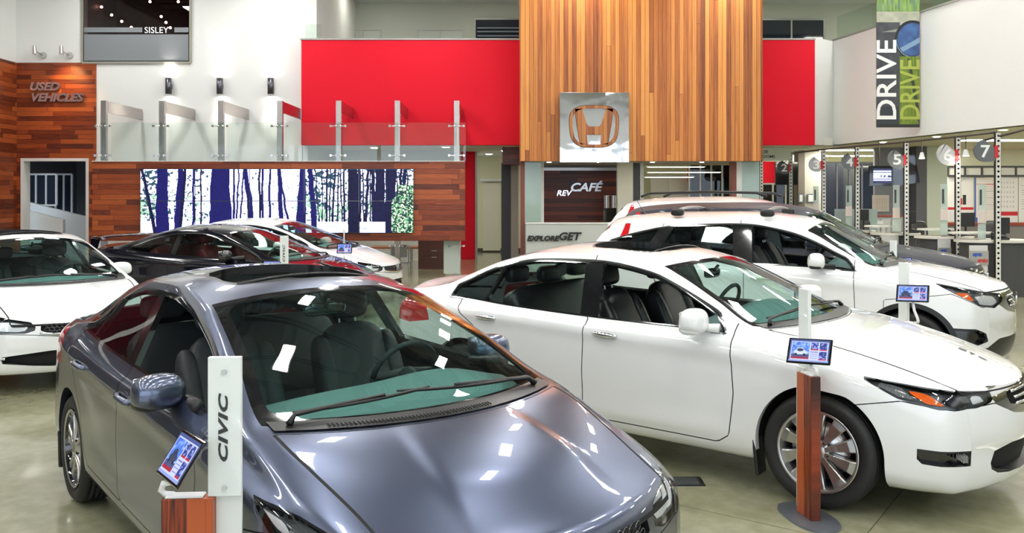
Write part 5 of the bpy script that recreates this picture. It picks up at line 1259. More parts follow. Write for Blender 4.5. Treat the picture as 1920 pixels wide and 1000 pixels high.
gl = ['narrow clear glass pane beside the wood sign wall'] + ['clear glass balustrade pane between the %s and %s steel posts' % p for p in (('first','second'),('second','third'),('third','fourth'),('fourth','fifth'),('fifth','sixth'),('sixth','seventh'))]+['narrow clear glass pane at the right end of the balustrade']
for k in range(8):
    a, c = WX(us[k], sS)+(.02 if k else 0), WX(us[k+1], sS)-(.02 if k < 7 else 0)
    b = MB(); b.span(a, c, YQ-.083, YQ-.071, zg0, zg1); tag(b.build('glass_panel', CLEARG), gl[k], 'glass panel', None)
b = MB(); b.span(WX(830, sS), WX(861, sS), YQ-.083, YQ-.071, .05, WZ(453, sS)); tag(b.build('glass_panel', FROST), 'greenish glass panel below the right end of the wood wall', 'glass panel')
# behind and below the hung wall: desk, drawers, chair
e = empty('drawer_cabinet', (WX(808, 76), WY(76), 0)); tag(e, 'dark brown drawer cabinet under the right end of the video wall', 'cabinet')
BRN = mat('dark_walnut_laminate', (.085,.028,.018), .35); w2 = (WX(831, 76)-WX(783, 76))/2; zc = WZ(452, 76)+.1
b = MB(); b.span(-w2, w2, .02, .5, 0, zc); b.build('body', BRN, e)
for v in (470.5, 482.5):
    z = WZ(v, 76); o = MB().span(-w2+.01, w2-.01, 0, .02, z-.12, z+.03).build('drawer', BRN, e); MB().box((.08, -.02, z), (.13, .02, .012)).build('handle', STEEL, o)
e = empty('desk', (WX(740, 74), WY(74), 0)); tag(e, 'desk with orange-brown top and white panel behind the white sedan', 'desk'); wd = (WX(783, 74)-WX(690, 74))/2
ORW = mat('orange_wood_top', (.40,.13,.04), .4)
MB().span(-wd, wd, 0, .7, WZ(464, 74)-.04, WZ(464, 74)).build('desk_top', ORW, e); MB().span(wd-.30, wd-.24, .05, .65, 0, WZ(464, 74)-.04).build('leg', WALLW, e); MB().span(-wd, -wd+.05, .05, .65, 0, WZ(464, 74)-.04).build('leg', WALLW, e)
def office_chair(x, y, rz, lab, col=BLACK, h=.47, group=None, back=True):
    e = empty('office_chair', (x, y, 0), rz, lab, 'chair', group)
    b = MB(); b.blob((0, 0, h), (.25, .25, .05), (.5, .5)); b.build('seat', col, e)
    b = MB(); b.blob((0, .26, h+.38), (.23, .045, .26), (.5, .5), R=Matrix.Rotation(-.15, 3, 'X')); b.build('backrest', col, e)
    b = MB(); b.cyl((0, 0, .10), (0, 0, h), .03, n=10)
    for k in range(5): a = 2*PI*k/5; b.tube([(0, 0, .11), (.28*math.cos(a), .28*math.sin(a), .06)], .018, 6)
    b.tube([(0, .1, h-.03), (0, .28, h), (0, .29, h+.2)], .018, 6); b.build('base', SCM, e)
    for k in range(5): a = 2*PI*k/5; b = MB(); b.cyl((.28*math.cos(a), .28*math.sin(a)-.02, .032), (.28*math.cos(a), .28*math.sin(a)+.02, .032), .031, n=10); b.build('caster', BLACK, e)
    for sd in (-1, 1): b = MB(); b.tube([(sd*.22, .15, h), (sd*.29, .12, h+.2), (sd*.29, -.12, h+.21)], .016, 6); b.build('armrest', col, e)
    return e
e = empty('bar_stool', (WX(752, 79), WY(79), 0)); tag(e, 'light grey metal chair in front of the desk under the video wall', 'chair')
GRM = mat('grey_blue_metal_chair', (.33,.38,.40), .4); zz = WZ(492, 79)
MB().box((0, 0, zz), (.42, .40, .03), bev=.01).build('seat', GRM, e); MB().box((-.02, -.19, zz+.28), (.38, .03, .30), bev=.01).build('backrest', GRM, e)
for sx in (-1, 1):
    for sy in (-1, 1): MB().tube([(sx*.19, sy*.18, zz), (sx*.21, sy*.20, 0)], .014, 6).build('leg', GRM, e)
    MB().tube([(sx*.2, -.19, zz), (sx*.21, -.20, zz+.40), (sx*.23, .10, zz+.24)], .014, 6).build('armrest', GRM, e)

# ---- logo plaque
e = empty('logo_plaque', (WX(1114.5, 81), WY(81), WZ(239, 81))); tag(e, 'polished metal square plaque with wooden rounded H emblem on the cedar tower', 'sign')
w = (WX(1180, 81)-WX(1050, 81)); hgt = WZ(173, 81)-WZ(304, 81)
m, nt, bs = new_mat('wavy_mirror_metal'); bs.inputs['Metallic'].default_value = 1; bs.inputs['Roughness'].default_value = .04; bs.inputs['Base Color'].default_value = (.72,.75,.80,1)
tc = nt.nodes.new('ShaderNodeTexCoord'); ns = nt.nodes.new('ShaderNodeTexNoise'); ns.inputs['Scale'].default_value = 1.3; bp = nt.nodes.new('ShaderNodeBump'); bp.inputs['Strength'].default_value = .25; bp.inputs['Distance'].default_value = .05
nt.links.new(tc.outputs['Object'], ns.inputs['Vector']); nt.links.new(ns.outputs[0], bp.inputs['Height']); nt.links.new(bp.outputs[0], bs.inputs['Normal'])
MB().box((0, .12, 0), (w, .24, hgt), bev=.004).build('mirror_plate', m, e)
h_emblem(e, TR(-.01, -.002, .02), w*.735, plank_mat('emblem_wood', 'ZXY', .10, 9., (.16,.04,.01), (.36,.11,.025), (.5,.2,.05), .4, (.6, 30.)), 'emblem', .03)
h_emblem(e, TR(-.01, -.0, .02), w*.755, mat('emblem_edge', (.05,.02,.01), .4), 'emblem_rim', .012)

# ---- under the tower: cafe, columns, doors
sC = 78.; YC2 = WY(sC)
GRN = mat('green_tinted_glass_panel', (.30,.40,.33), .12, 0, .6)
def col_(name, u0, u1, m, s=sC, v0=302, z0=0., th=.25): b = MB(); b.span(WX(u0, s), WX(u1, s), WY(s), WY(s)+th, z0, WZ(v0, s)); return struct(b.build(name, m))
col_('trim_12', 976, 984, mat('brown_red_post', (.22,.06,.045), .5)); col_('trim_13', 984, 1014, GRN); col_('trim_14', 1014, 1020, LGREY)
col_('trim_15', 1158, 1187, mat('cream_column', (.62,.60,.50), .5), s=76); col_('trim_16', 1187, 1200, DGREY, s=75); col_('trim_17', 1199, 1207, LGREY, s=75)
col_('trim_18', 1372, 1381, mat('brown_red_post', (.22,.06,.045), .5)); col_('trim_19', 1381, 1391, WALLW); col_('trim_20', 1391, 1424, GRN)
b = MB(); b.span(WX(1019, 68), WX(1160, 68), WY(68), WY(68)+.1, WZ(418, 68), WZ(318, 68)); struct(b.build('wall_cafe', WOODC))
b = MB(); b.span(WX(1015, 68), WX(1165, 68), WY(68)+.1, WY(68)+.2, 0, zr0); struct(b.build('wall_cafe_back', LGREY))
S_('trim_21', WX(1015, 68), WX(1165, 68), WY(68)-.06, WY(68), WZ(318, 68)-.03, WZ(318, 68)+.05, STEEL)
e = empty('cafe_counter', (WX(1060, 79.3), WY(79.3), 0)); tag(e, 'pale grey cafe counter front with black italic lettering', 'counter'); 
MB().span(WX(986, 79.3)-WX(1060, 79.3), WX(1157, 79.3)-WX(1060, 79.3), 0, .28, 0, WZ(420, 79.3)).build('front', mat('counter_front', (.52,.55,.53), .3), e)
MB().span(WX(985, 79.3)-WX(1060, 79.3), WX(1157, 79.3)-WX(1060, 79.3), -.02, .30, WZ(420, 79.3), WZ(418, 79.3)).build('counter_top', WALLW, e)
BLK = mat('black_lettering', (.01,.01,.01), .4)
def letters(txt, u, v, s, hpx, m, lab=None, parent=None, sh_=.25, dpt=.02, bold=.0, sx=1.1, off=.0, cat='sign lettering'):
    o = text_obj('lettering', txt, hpx/s/.70, m, parent, TR(WX(u, s), WY(s)-.012-off, WZ(v, s)), dpt, sh_, bold, sx=sx)
    if lab: tag(o, lab, cat)
    return o
for t, u, v, hp in (('EXPLORE', 988, 451.5, 9, ), ('GET', 1046, 450, 14), ('S', 1086, 450, 14)):
    if t == 'S': continue
    o = letters(t, u, v, 79.4, hp, BLK, bold=.008); tag(o, {'EXPLORE': 'black italic EXPLORE lettering on the cafe counter front', 'GET': 'larger black italic GET lettering on the cafe counter front'}[t], 'sign lettering')
letters('REV', 1043, 367, 68, 10, CHROME, 'small polished italic REV lettering on the cafe wood wall', bold=.004, dpt=.05)
letters('CAFÉ', 1068, 358.5, 68, 15, mat('bright_metal_letter', (.85,.85,.86), .25, .6), 'large bright metal italic CAFÉ lettering on the cafe wood wall', bold=.010, dpt=.05, sx=1.16)
e = empty('coffee_urn', (WX(1144, 71), WY(71), 0)); tag(e, 'stainless coffee machine on the cafe counter beside the column', 'coffee machine')
z0 = WZ(390, 71); MB().cyl((-.09, 0, z0), (-.09, 0, z0+.33), .075, n=18).cyl((.09, 0, z0), (.09, 0, z0+.33), .075, n=18).build('tank', STEEL, e); MB().span(-.2, .2, -.16, .16, z0-.55, z0).build('base', GLOSSB, e); MB().span(-.22, .22, -.2, .2, 0, z0-.55).build('stand', DGREY, e)
# glimpse through the opening on the right of the tower: glazed office with red sign band
S_('wall_shop_band', WX(1290, 62), WX(1372, 62), WY(62), WY(62)+.1, WZ(342, 62), WZ(306, 62), REDW)
letters('SISLEY', 1317, 338.5, 62.5, 6.0, mat('pale_letter', (.75,.75,.76), .4, emit=(.8,.8,.85), es=.25), 'small SISLEY lettering on the red band seen under the cedar tower', sh_=0)
glazing('window_8', WX(1292, 62.5), WX(1374, 62.5), WY(62.5)-.05, .9, WZ(306, 62.5), 4, 1, LGREY, DARKGL)
glazing('window_9', WX(1222, 61), WX(1290, 61), WY(61), WZ(420, 61), WZ(330, 61), 2, 1, mat('beige_frame', (.60,.57,.50), .5), mat('pale_beige_wall', (.60,.56,.48), .6))
for v, u0, u1 in ((312, 1215, 1320), (322, 1215, 1350), (331, 1210, 1300)):
    s = 66+(v-312)*.1; tube_light(WX((u0+u1)/2, s), WY(s), WZ(v, s), (u1-u0)/s, .12, 'linear lights beyond the cedar tower', 'linear light seen through the opening under the cedar tower', 5); q = MB(); q.cyl((WX((u0+u1)/2, s)-.3, WY(s), WZ(v, s)-.01), (WX((u0+u1)/2, s)-.3, WY(s), zr0), .006, n=5); o = q.build('hanger', STEEL); o.parent = [x for x in COL.objects if x.name.startswith('light_panel')][-1]; o.matrix_parent_inverse = Matrix.Translation(-Vector(o.parent.location))

# ---- banner
sB = 88.; e = empty('banner', (WX(1684, sB), WY(sB), WZ(239, sB))); tag(e, 'tall hanging banner reading DRIVE on the white fascia', 'banner')
bw_ = WX(1724, sB)-WX(1643, sB); bh = WZ(-60, sB)-WZ(239, sB)
def banner_img(W_, H_):
    u, v = np.meshgrid((np.arange(W_)+.5)/W_*81, -60+(np.arange(H_)+.5)/H_*299)
    n = vnoise(u/9, v/9, 11); n2 = vnoise(u/3, v/14, 12)
    img = np.zeros((H_, W_, 3)); img[:] = (.03, .05, .03)
    up = v < 40; g = np.stack([.10+.25*n2, .20+.35*n2, .06+.1*n], -1); img[up] = g[up]
    m = (v > 22) & (v < 62); sky = np.stack([.42+.25*n, .45+.2*n, .33+.2*n], -1); img[m] = sky[m]
    m = (v >= 42) & (u < 44); img[m] = np.stack([.05+.05*n, .055+.05*n, .07+.05*n], -1)[m]
    m = (v < 100) & (v > 62-u*.2) & (u < 40) & (v < 60); img[m] = (.35, .36, .30)
    d = np.hypot((u-68)/32, (v-74)/34); img[(d < 1.06)] = (.01, .012, .02); r = d < .90; img[r] = np.stack([.03+.05*n, .08+.12*n, .22+.3*n], -1)[r]
    m = (np.abs((v-86)+(u-50)*.55-6) < 5) & r; img[m] = (.30, .48, .70)
    m = (d > .94) & (d < 1.0) & (v > 74); img[m] = (.25, .40, .55)
    m = (v > 106) & (u > 43); img[m] = np.stack([.12+.20*n2, .20+.25*n2, .02+.02*n], -1)[m]
    m = (v > 110) & (np.abs(u-60-(v-110)*.18) < 3); img[m] = (.05, .06, .04)
    m = (v >= 200) & (u < 42); img[m] = (.05, .06, .07)
    img[v > 233] = (.03, .035, .035)
    return img*.62
MB().span(-bw_/2, bw_/2, .004, .02, 0, bh).build('cloth', BLACK, e)
picture('printed_face', banner_img(120, 420), bw_, bh, picture_mat('banner_print', 0, .5), e, TR(-bw_/2, 0, 0))
RT = Matrix.Rotation(-PI/2, 4, 'Y')
o = text_obj('printed_word', 'DRIVE', 1.0, mat('white_print', (.85,.85,.83), .5), e, None, .004, 0, .012)
def fit_text(o, M_rot, x0, x1, z0, z1, y):
    o.data.transform(M_rot); c = np.array([v.co[:] for v in o.data.vertices]); mn, mx = c.min(0), c.max(0)
    T = TR(x0, y, z0) @ Matrix.Diagonal(((x1-x0)/(mx[0]-mn[0]), 1, (z1-z0)/(mx[2]-mn[2]), 1)) @ TR(-mn[0], -mn[1], -mn[2]); o.data.transform(T)
fit_text(o, RT, -bw_/2, -bw_/2+37/sB, (239-224)/sB, (239-75)/sB, -.006)
o = text_obj('printed_word', 'DRIVE', 1.0, mat('yellow_green_print', (.36,.42,.07), .5), e, None, .003, 0, .012); fit_text(o, RT, -bw_/2+44/sB, bw_/2, (239-224)/sB, (239-112)/sB, -.004)
MB().cyl((-bw_/2-.03, .0, bh), (bw_/2+.03, .0, bh), .02, n=10).build('hanging_rod', STEEL, e)
# fascia-top and mezzanine balustrade glass
def glass_run(p0, p1, z0, z1, lab):
    d = (p1-p0).normalized(); n_ = Vector((-d.y, d.x))*.006; P = [(p0.x-n_.x, p0.y-n_.y), (p1.x-n_.x, p1.y-n_.y), (p1.x+n_.x, p1.y+n_.y), (p0.x+n_.x, p0.y+n_.y)]
    b = MB(); b.prism(P, 2, z0, z1); tag(b.build('glass_panel', glass('green_balustrade_glass', (.93,.97,.94), .6)), lab, 'glass panel')
hp = Vector((.10, 0))
glass_run(F0+hp, F0-fd*2.9+hp, zf1+.04, zf1+.62, 'green-edged balustrade glass left of the DRIVE banner'); glass_run(F0-fd*2.98+hp, F0-fd*5.6+hp, zf1+.04, zf1+.62, 'green-edged balustrade glass right of the DRIVE banner')
glass_run(Vector((WX(571, 76), YR+.1)), Vector((WX(600, 76), YR+.1)), zr1+.04, WZ(44, 76), 'small glass pane at the left end of the red box ledge')
o = MB().span(WX(578, 75), WX(596, 75), YR+.35, YR+.6, zr1-.1, WZ(68, 75)).build('paper_stack', WALLW); tag(o, 'white item on the ledge at the left end of the red box', 'box')

# ---- service sign
e = empty('hanging_sign', (WX(1440, 73), WY(73), WZ(302, 73))); tag(e, 'pale hanging sign reading SERVICE WASHROOMS at the tower edge', 'sign')
MB().span(WX(1397, 73)-WX(1440, 73), WX(1483, 73)-WX(1440, 73), 0, .04, 0, WZ(277, 73)-WZ(302, 73)).build('board', mat('sign_pale_green', (.58,.62,.52), .5), e)
for t, v in (('SERVICE', 287.5), ('WASHROOMS', 296.5)):
    o = text_obj('sign_text', t, 8/73., BLK, e, TR(0, -.008, (302-v)/73.), .006, 0, .001); fit_text(o, Matrix.Identity(4), WX(1400, 73)-WX(1440, 73), WX(1440 if t == 'SERVICE' else 1453, 73)-WX(1440, 73), (302-v)/73., (302-v)/73.+.075, -.012)
for x in (-.4, .4): MB().cyl((x, .02, WZ(277, 73)-WZ(302, 73)), (x, .02, zf0-WZ(302, 73)+.1), .006, n=5).build('hanger', SCM, e)

# ---- service desks, perforated posts, number paddles
PW = mat('perforated_white_steel', (.66,.66,.63), .4)
def perf_post(x, y, z0, z1, lab):
    e = empty('perforated_post', (x, y, z0)); tag(e, lab, 'post'); h = z1-z0; w = .090; n = int(h/.088)
    b = MB(); hole = .021; zc = [.05+(h-.10)*k/(n-1) for k in range(n)]
    # front web with true round holes
    for k in range(n):
        za = 0 if k == 0 else (zc[k]+zc[k-1])/2; zb = h if k == n-1 else (zc[k]+zc[k+1])/2
        N_ = 12; V = [(hole*math.cos(2*PI*q/N_), 0, zc[k]+hole*math.sin(2*PI*q/N_)) for q in range(N_)]
        def outp(a):
            c, s_ = math.cos(a), math.sin(a); hw_ = w/2; up_ = zb-zc[k]; dn = zc[k]-za; t = min((hw_/abs(c)) if abs(c) > 1e-6 else 9, ((up_ if s_ > 0 else dn)/abs(s_)) if abs(s_) > 1e-6 else 9); return (c*t, 0, zc[k]+s_*t)
        angs = sorted([2*PI*q/N_ for q in range(N_)]); O = [outp(a) for a in angs]
        F = [(q, (q+1) % N_, N_+(q+1) % N_, N_+q) for q in range(N_)]
        b.add(V+O, F)
        for cx_, cz in ((w/2, zb), (-w/2, zb), (-w/2, za), (w/2, za)):   # corner fillers
            q = min(range(N_), key=lambda i: 0 if False else abs(((angs[i]+PI/N_)-math.atan2(cz-zc[k], cx_)) % (2*PI)-0) if False else abs(math.atan2(math.sin(angs[i]+PI/N_-math.atan2(cz-zc[k], cx_)), math.cos(angs[i]+PI/N_-math.atan2(cz-zc[k], cx_)))))
            b.add([O[q], (cx_, 0, cz), O[(q+1) % N_]], [(0, 1, 2)])
    b.build('perforated_web', PW, e)
    b = MB(); b.span(-w/2-.004, -w/2+.002, 0, .06, 0, h); b.span(w/2-.002, w/2+.004, 0, .06, 0, h); b.span(-w/2, w/2, .058, .062, 0, h); b.build('channel', mat('post_channel_dark', (.02,.02,.02), .5), e)
    return e
posts = [(1872, 106, .30, 'perforated white post at the right, carrying paddle number seven'), (1797, 98, .47, 'perforated white post carrying paddle number six'), (1700, 89, .30, 'perforated white post carrying paddle number five'), (1608, 82, .30, 'perforated white post carrying paddle number four'), (1545, 76.6, .30, 'perforated white post carrying paddle number three'), (1483, 70, .30, 'perforated white post carrying paddle number two'), (1428, 66, .30, 'perforated white post farthest left, at the edge of the cedar tower')]
for u, s, z0, lab in posts: perf_post(WX(u, s), WY(s), z0, 2.93, lab)
for k in range(3):   # rail carrying the posts and spotlights
    pass
RAIL = mat('dark_rail', (.10,.09,.08), .4, .5)
pr = [(WX(u, s), WY(s)+.08, 2.95) for u, s, _, _ in posts]; b = MB(); b.tube([pr[0], pr[1], pr[2], pr[3], pr[4], pr[5], pr[6]], .022, 8); b.tube([(WX(1840, 104), WY(104), 2.80), (pr[0][0]+.3, pr[0][1]-.5, 2.98), (pr[0][0]+.9, pr[0][1]-1.6, 3.0)], .022, 8); tag(b.build('overhead_rail', RAIL), 'dark overhead rail running along the tops of the perforated posts', 'rail')
for k in range(6):
    x, y, z = pr[k]; MB
numc = {7: (.10,.11,.12), 6: (.52,.52,.52), 5: (.17,.18,.19), 4: (.17,.18,.19), 3: (.42,.43,.45), 2: (.05,.055,.06)}
padd = {7: (1868, 106, 283, 45, 21), 6: (1794, 98, 290, 40, 20), 5: (1697, 89, 298.5, 35, 17.5), 4: (1605, 82, 303, 29, 15), 3: (1542, 76.6, 308.5, 27, 14), 2: (1481, 70, 314, 25, 13)}
for n_, (u, s, v, wpx, rpx) in padd.items():
    e = empty('number_paddle', (WX(u, s), WY(s)-.05, WZ(v, s))); tag(e, ('%s round-ended number paddle reading %s, hinged on its post' % ({7: 'dark grey', 6: 'light grey', 5: 'mid grey', 4: 'mid grey', 3: 'pale grey', 2: 'near-black'}[n_], {7: 'seven', 6: 'six', 5: 'five', 4: 'four', 3: 'three', 2: 'two'}[n_])), 'number sign')
    w_ = wpx/s; r = rpx/s; b = MB(); P = [(-.06, -r*.62), (-.06, r*.35)]
    P = [(-.06, -r*.92), (-.06, r*.25), (-w_*.62, r*1.02)]+[(-w_+r+r*math.cos(a), r*math.sin(a)) for a in np.linspace(PI*.55, PI*1.5, 20)]+[(-w_*.35, -r*1.0)]
    b.prism(P, 1, -.015, .015); pm = mat('paddle_%d' % n_, numc[n_], .3); b.build('plate', pm, e)
    o = text_obj('numeral', str(n_), 1., mat('white_numeral', (.85,.85,.85), .4), e, None, .006, 0, .02); fit_text(o, Matrix.Identity(4), -w_+r-r*.42, -w_+r+r*.42, -r*.62, r*.50, -.022)
    MB().box((-.035, 0, -r*.1), (.06, .05, r*1.1)).build('hinge_block', mat('red_hinge', (.55,.01,.02), .4), e)
# hanging small spot lights on the rail
for k, (u, s, v) in enumerate(((1732, 92, 291), (1815, 99.7, 286))):
    e = empty('track_spotlight', (WX(u, s), WY(s)+.08, 2.95)); tag(e, 'small white track spotlight %s' % ('between paddles five and six' if k == 0 else 'between paddles six and seven'), 'spotlight')
    z = WZ(v, s)-2.95; MB().cyl((0, 0, .0), (0, 0, z+.06), .01, n=6).build('stem', RAIL, e); MB().cyl((0, 0, z+.06), (0, 0, z-.06), .03, .06, 14).build('lamp_head', WALLW, e); MB().cyl((0, 0, z-.058), (0, 0, z-.066), .05, n=12).build('lamp_disc', mat('disc_lamp_60', (1,1,1), emit=(1,.95,.82), es=60), e)
CT = mat('pale_counter_top', (.66,.64,.58), .3)
def desk(u, s, vt, lab, raised, half, du=0, light_u=None, monitor=None, col=DGREY):
    x, y = WX(u, s), WY(s); zt_ = WZ(vt, s)
    y += .18; e = empty('service_desk', (x, y+.35, 0)); tag(e, lab, 'desk')
    b = MB(); n = 36; P = [(half*math.copysign(abs(math.cos(2*PI*k/n))**.6, math.cos(2*PI*k/n)), .42*math.sin(2*PI*k/n)) for k in range(n)]
    b.prism(P, 2, zt_-.045, zt_); b.build('counter_top', CT, e)
    b = MB(); P2 = [(a*.86, c*.86) for a, c in P]; b.prism(P2, 2, 0, zt_-.045); b.build('curved_body', col, e)
    if raised:
        ru, rh, rw = raised; zr = WZ(rh, s); b = MB(); P3 = [(WX(ru, s)-x+rw*math.cos(2*PI*k/n), .15+.22*math.sin(2*PI*k/n)) for k in range(n)]; b.prism(P3, 2, zr-.035, zr); b.build('raised_shelf', CT, e)
        for sx in (-.6, .6): MB().cyl((WX(ru, s)-x+rw*sx, .15, zt_), (WX(ru, s)-x+rw*sx, .15, zr-.035), .02, n=10).build('shelf_support', STEEL, e)
    return e, x, y, zt_
WP = mat('white_panel', (.62,.62,.62), .4)
def express(e, u0, u1, v0, v1, s, sv0, sv1, ex, lab):
    pass
dA = desk(1893, 106, 452, 'dark round service desk nearest the right edge, with raised shelf', (1856, 438, .40), .68)
dB = desk(1795, 98, 445, 'dark round service desk under paddle number six', (1790, 431, .40), .54)
dC = desk(1699, 89, 438.5, 'round service desk under paddle number five', (1672, 425, .30), .50)
dD = desk(1628, 82, 433.5, 'small round service desk farthest back, under paddle number four', None, .34)
for (e, x, y, zt_), (u0, u1, v0, v1, s, bv0, bv1), w in ((dA, (1823, 1856, 461, 522, 106, 471, 497), 'x'), (dB, (1763, 1786, 450, 488, 98, 465, 483), 'y')):
    o = MB().span(WX(u0, s)-x, WX(u1, s)-x, -.46, -.42, WZ(v1, s), WZ(v0, s)).build('white_front_panel', WP, e)
    p = MB().span(WX(u0, s)-x-.01, WX(u1, s)-x+.0, -.49, -.465, WZ(bv1, s), WZ(bv0, s)).build('badge_plate', mat('brushed_badge', (.42,.40,.36), .35, .4), o)
    zz = WZ(bv0, s); hh = zz-WZ(bv1, s); xx = WX(u0, s)-x; ww = WX(u1, s)-WX(u0, s)
    t1 = text_obj('badge_word', 'express', 1, mat('blue_print', (.02,.10,.55), .4), o, None, .004, .3, .02); fit_text(t1, Matrix.Identity(4), xx+.03, xx+ww*.62, zz-hh*.50, zz-hh*.16, -.496)
    t2 = text_obj('badge_word', 'service', 1, mat('red_print', (.65,.02,.02), .4), o, None, .004, .3, .02); fit_text(t2, Matrix.Identity(4), xx+ww*.35, xx+ww*.95, zz-hh*.85, zz-hh*.52, -.496)
o = MB().span(WX(1656, 89)-dC[1], WX(1690, 89)-dC[1], -.40, -.36, 0, dC[3]-.05).build('light_front_panel', LGREY, dC[0])
def monitor(u, s, v0, v1, wpx, lab, zbase=None):
    x, y, z0, z1 = WX(u, s), WY(s), WZ(v1, s), WZ(v0, s); w = wpx/s
    e = empty('computer_monitor', (x, y, z0)); tag(e, lab, 'monitor')
    MB().box((0, 0, (z1-z0)/2), (w, .035, z1-z0), bev=.008).build('screen_back', BLACK, e)
    zb = zbase if zbase is not None else z0-.12
    MB().cyl((0, .05, zb-z0), (0, .05, .1), .022, n=8).box((0, .05, zb-z0+.01), (.22, .18, .02)).build('stand', BLACK, e)
monitor(1813, 95, 399, 425, 29, 'black monitor above the desk under paddle number six', WZ(445, 98)); monitor(1880, 102, 408, 438, 26, 'black monitor at the right, behind the post of paddle number seven', WZ(452, 106))
monitor(1709, 86.5, 396, 420, 17, 'black monitor behind the post of paddle number five', WZ(438.5, 89)); monitor(1621, 80, 393, 414, 16, 'black monitor on the farthest service desk', WZ(433.5, 82))
def phone(x, y, z, lab):
    e = empty('desk_phone', (x, y, z)); tag(e, lab, 'telephone'); b = MB(); b.prism([(-.11, 0), (.11, 0), (.11, .09), (-.11, .03)], 0, -.11, .11); b.build('body', BLACK, e)
    b = MB(); b.tube([(-.10, -.09, .07), (-.09, 0, .09), (-.10, .09, .11)], [.028, .018, .028], 8); b.build('handset', BLACK, e); MB().box((.04, 0, .075), (.09, .13, .012), R=Matrix.Rotation(.27, 3, 'X')).build('keypad', DGREY, e)
phone(WX(1899, 106), WY(106)+.40, dA[3]+.002, 'black desk phone on the desk nearest the right edge'); phone(WX(1812, 98), WY(98)+.40, dB[3]+.002, 'black desk phone on the desk under paddle number six'); phone(WX(1725, 89), WY(89)+.40, dC[3]+.002, 'black desk phone on the desk under paddle number five')
office_chair(WX(1757, 88), WY(88)+.5, .2, 'black office chair between the desks under paddles five and six', h=.62); office_chair(WX(1905, 94), WY(94)+.6, -.1, 'black office chair behind the desk nearest the right edge', h=.66); office_chair(WX(1641, 78), WY(78)+.3, .3, 'black office chair behind the farthest service desk', h=.60)
# acrylic brochure towers beside posts
ACR = glass('acrylic_green', (.72,.84,.78), .9, .1, haze=.35)
for u, s, v0, v1, lab in ((1857, 105, 346, 452, 'tall green-tinted acrylic brochure holder by paddle seven'), (1784, 97.5, 346, 444, 'tall acrylic brochure holder by paddle six'), (1692, 88.5, 348, 438, 'tall green acrylic brochure holder by paddle five'), (1601, 81.5, 349, 432, 'acrylic brochure holder by paddle four'), (1538, 76.2, 350, 420, 'acrylic brochure holder by paddle three')):
    e = empty('brochure_holder', (WX(u, s)-.02, WY(s)+.24, WZ(v1, s)+.012)); tag(e, lab, 'brochure holder'); h = WZ(v0, s)-WZ(v1, s)
    MB().span(-.07, .07, 0, .02, 0, h, bev=.004).build('acrylic_blade', ACR, e)
    MB().span(-.045, -.005, -.004, -.001, h*.62, h*.90).build('blade_print', DGREY, e); MB().span(-.085, .06, -.03, -.005, h*.30, h*.52).build('leaflet', mat('pinkish_leaflet', (.72,.62,.58), .6), e)
    MB().span(-.08, .08, -.05, .07, -.01, .01).build('foot', STEEL, e)
    if s < 77: MB().cyl((0, .01, -.01), (0, .01, .012-WZ(v1, s)-.012), .025, n=12).build('stand', STEEL, e)
# TV screens, posters, frames, columns, partitions
def tvimg(W_, H_):
    u, v = np.meshgrid(np.linspace(0, 1, W_), np.linspace(0, 1, H_)); n = vnoise(u*14, v*7, 21); img = np.zeros((H_, W_, 3)); img[:] = (.02, .025, .06)
    m = (v > .12) & (v < .22); img[m] = (.55, .62, .85); m = (v > .28) & (v < .70); img[m] = np.stack([.25+.4*n, .35+.4*n, .75+.2*n], -1)[m]; m = (v > .45) & (v < .62) & (n > .45) & (u > .4); img[m] = (.03, .04, .08); m = (v > .76) & (v < .84); img[m] = (.6, .65, .9); return img
s = 78.; e = empty('television', (WX(1651, s), WY(s), WZ(349, s))); tag(e, 'wall-hung television showing a bright blue picture, left of the black one', 'television'); w_, h_ = 42/s, 38/s
MB().span(-w_/2, w_/2, 0, .06, 0, h_, bev=.006).build('casing', GLOSSB, e); picture('screen', tvimg(50, 36), w_*.80, h_*.72, picture_mat('tv_glow', 1.6), e, TR(-w_*.32, -.004, h_*.14)); MB().cyl((0, .08, h_), (0, .08, 3.1-WZ(349, s)), .02, n=8).build('ceiling_mount', RAIL, e)
e = empty('television', (WX(1692, s), WY(s)-.1, WZ(347, s)), -.35); tag(e, 'angled black television beside the lit blue one', 'television'); w_, h_ = 46/s, 54/s
MB().box((0, .03, h_/2), (w_, .05, h_), R=Matrix.Rotation(-.18, 3, 'Y'), bev=.006).build('casing', GLOSSB, e); MB().cyl((0, .08, h_*.9), (0, .08, 3.1-WZ(347, s)), .02, n=8).build('ceiling_mount', RAIL, e)
s = 66.; e = empty('television', (WX(1475, s), WY(s), WZ(347, s))); tag(e, 'black television under paddle number two', 'television'); MB().span(-21/s, 21/s, 0, .06, 0, 44/s, bev=.006).build('casing', GLOSSB, e); MB().cyl((0, .08, 44/s), (0, .08, 3.1-WZ(347, s)), .02, n=8).build('ceiling_mount', RAIL, e)
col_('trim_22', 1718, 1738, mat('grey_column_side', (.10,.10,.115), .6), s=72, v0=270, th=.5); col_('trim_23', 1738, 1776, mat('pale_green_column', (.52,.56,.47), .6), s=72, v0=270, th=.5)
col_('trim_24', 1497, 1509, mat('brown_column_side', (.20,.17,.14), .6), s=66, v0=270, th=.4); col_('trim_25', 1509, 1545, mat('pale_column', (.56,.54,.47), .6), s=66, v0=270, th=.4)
sP = 66.
S_('wall_service_right', WX(1774, 66.9), 21.6, WY(66.9), WY(66.9)+.15, 0, zf0, CREAM)
glazing('window_22', WX(1776, 67), WX(1935, 67), WY(67)-.06, WZ(330, 67), WZ(313, 67), 5, 1, DGREY, mat('bright_strip_glass', (.75,.75,.70), .3))
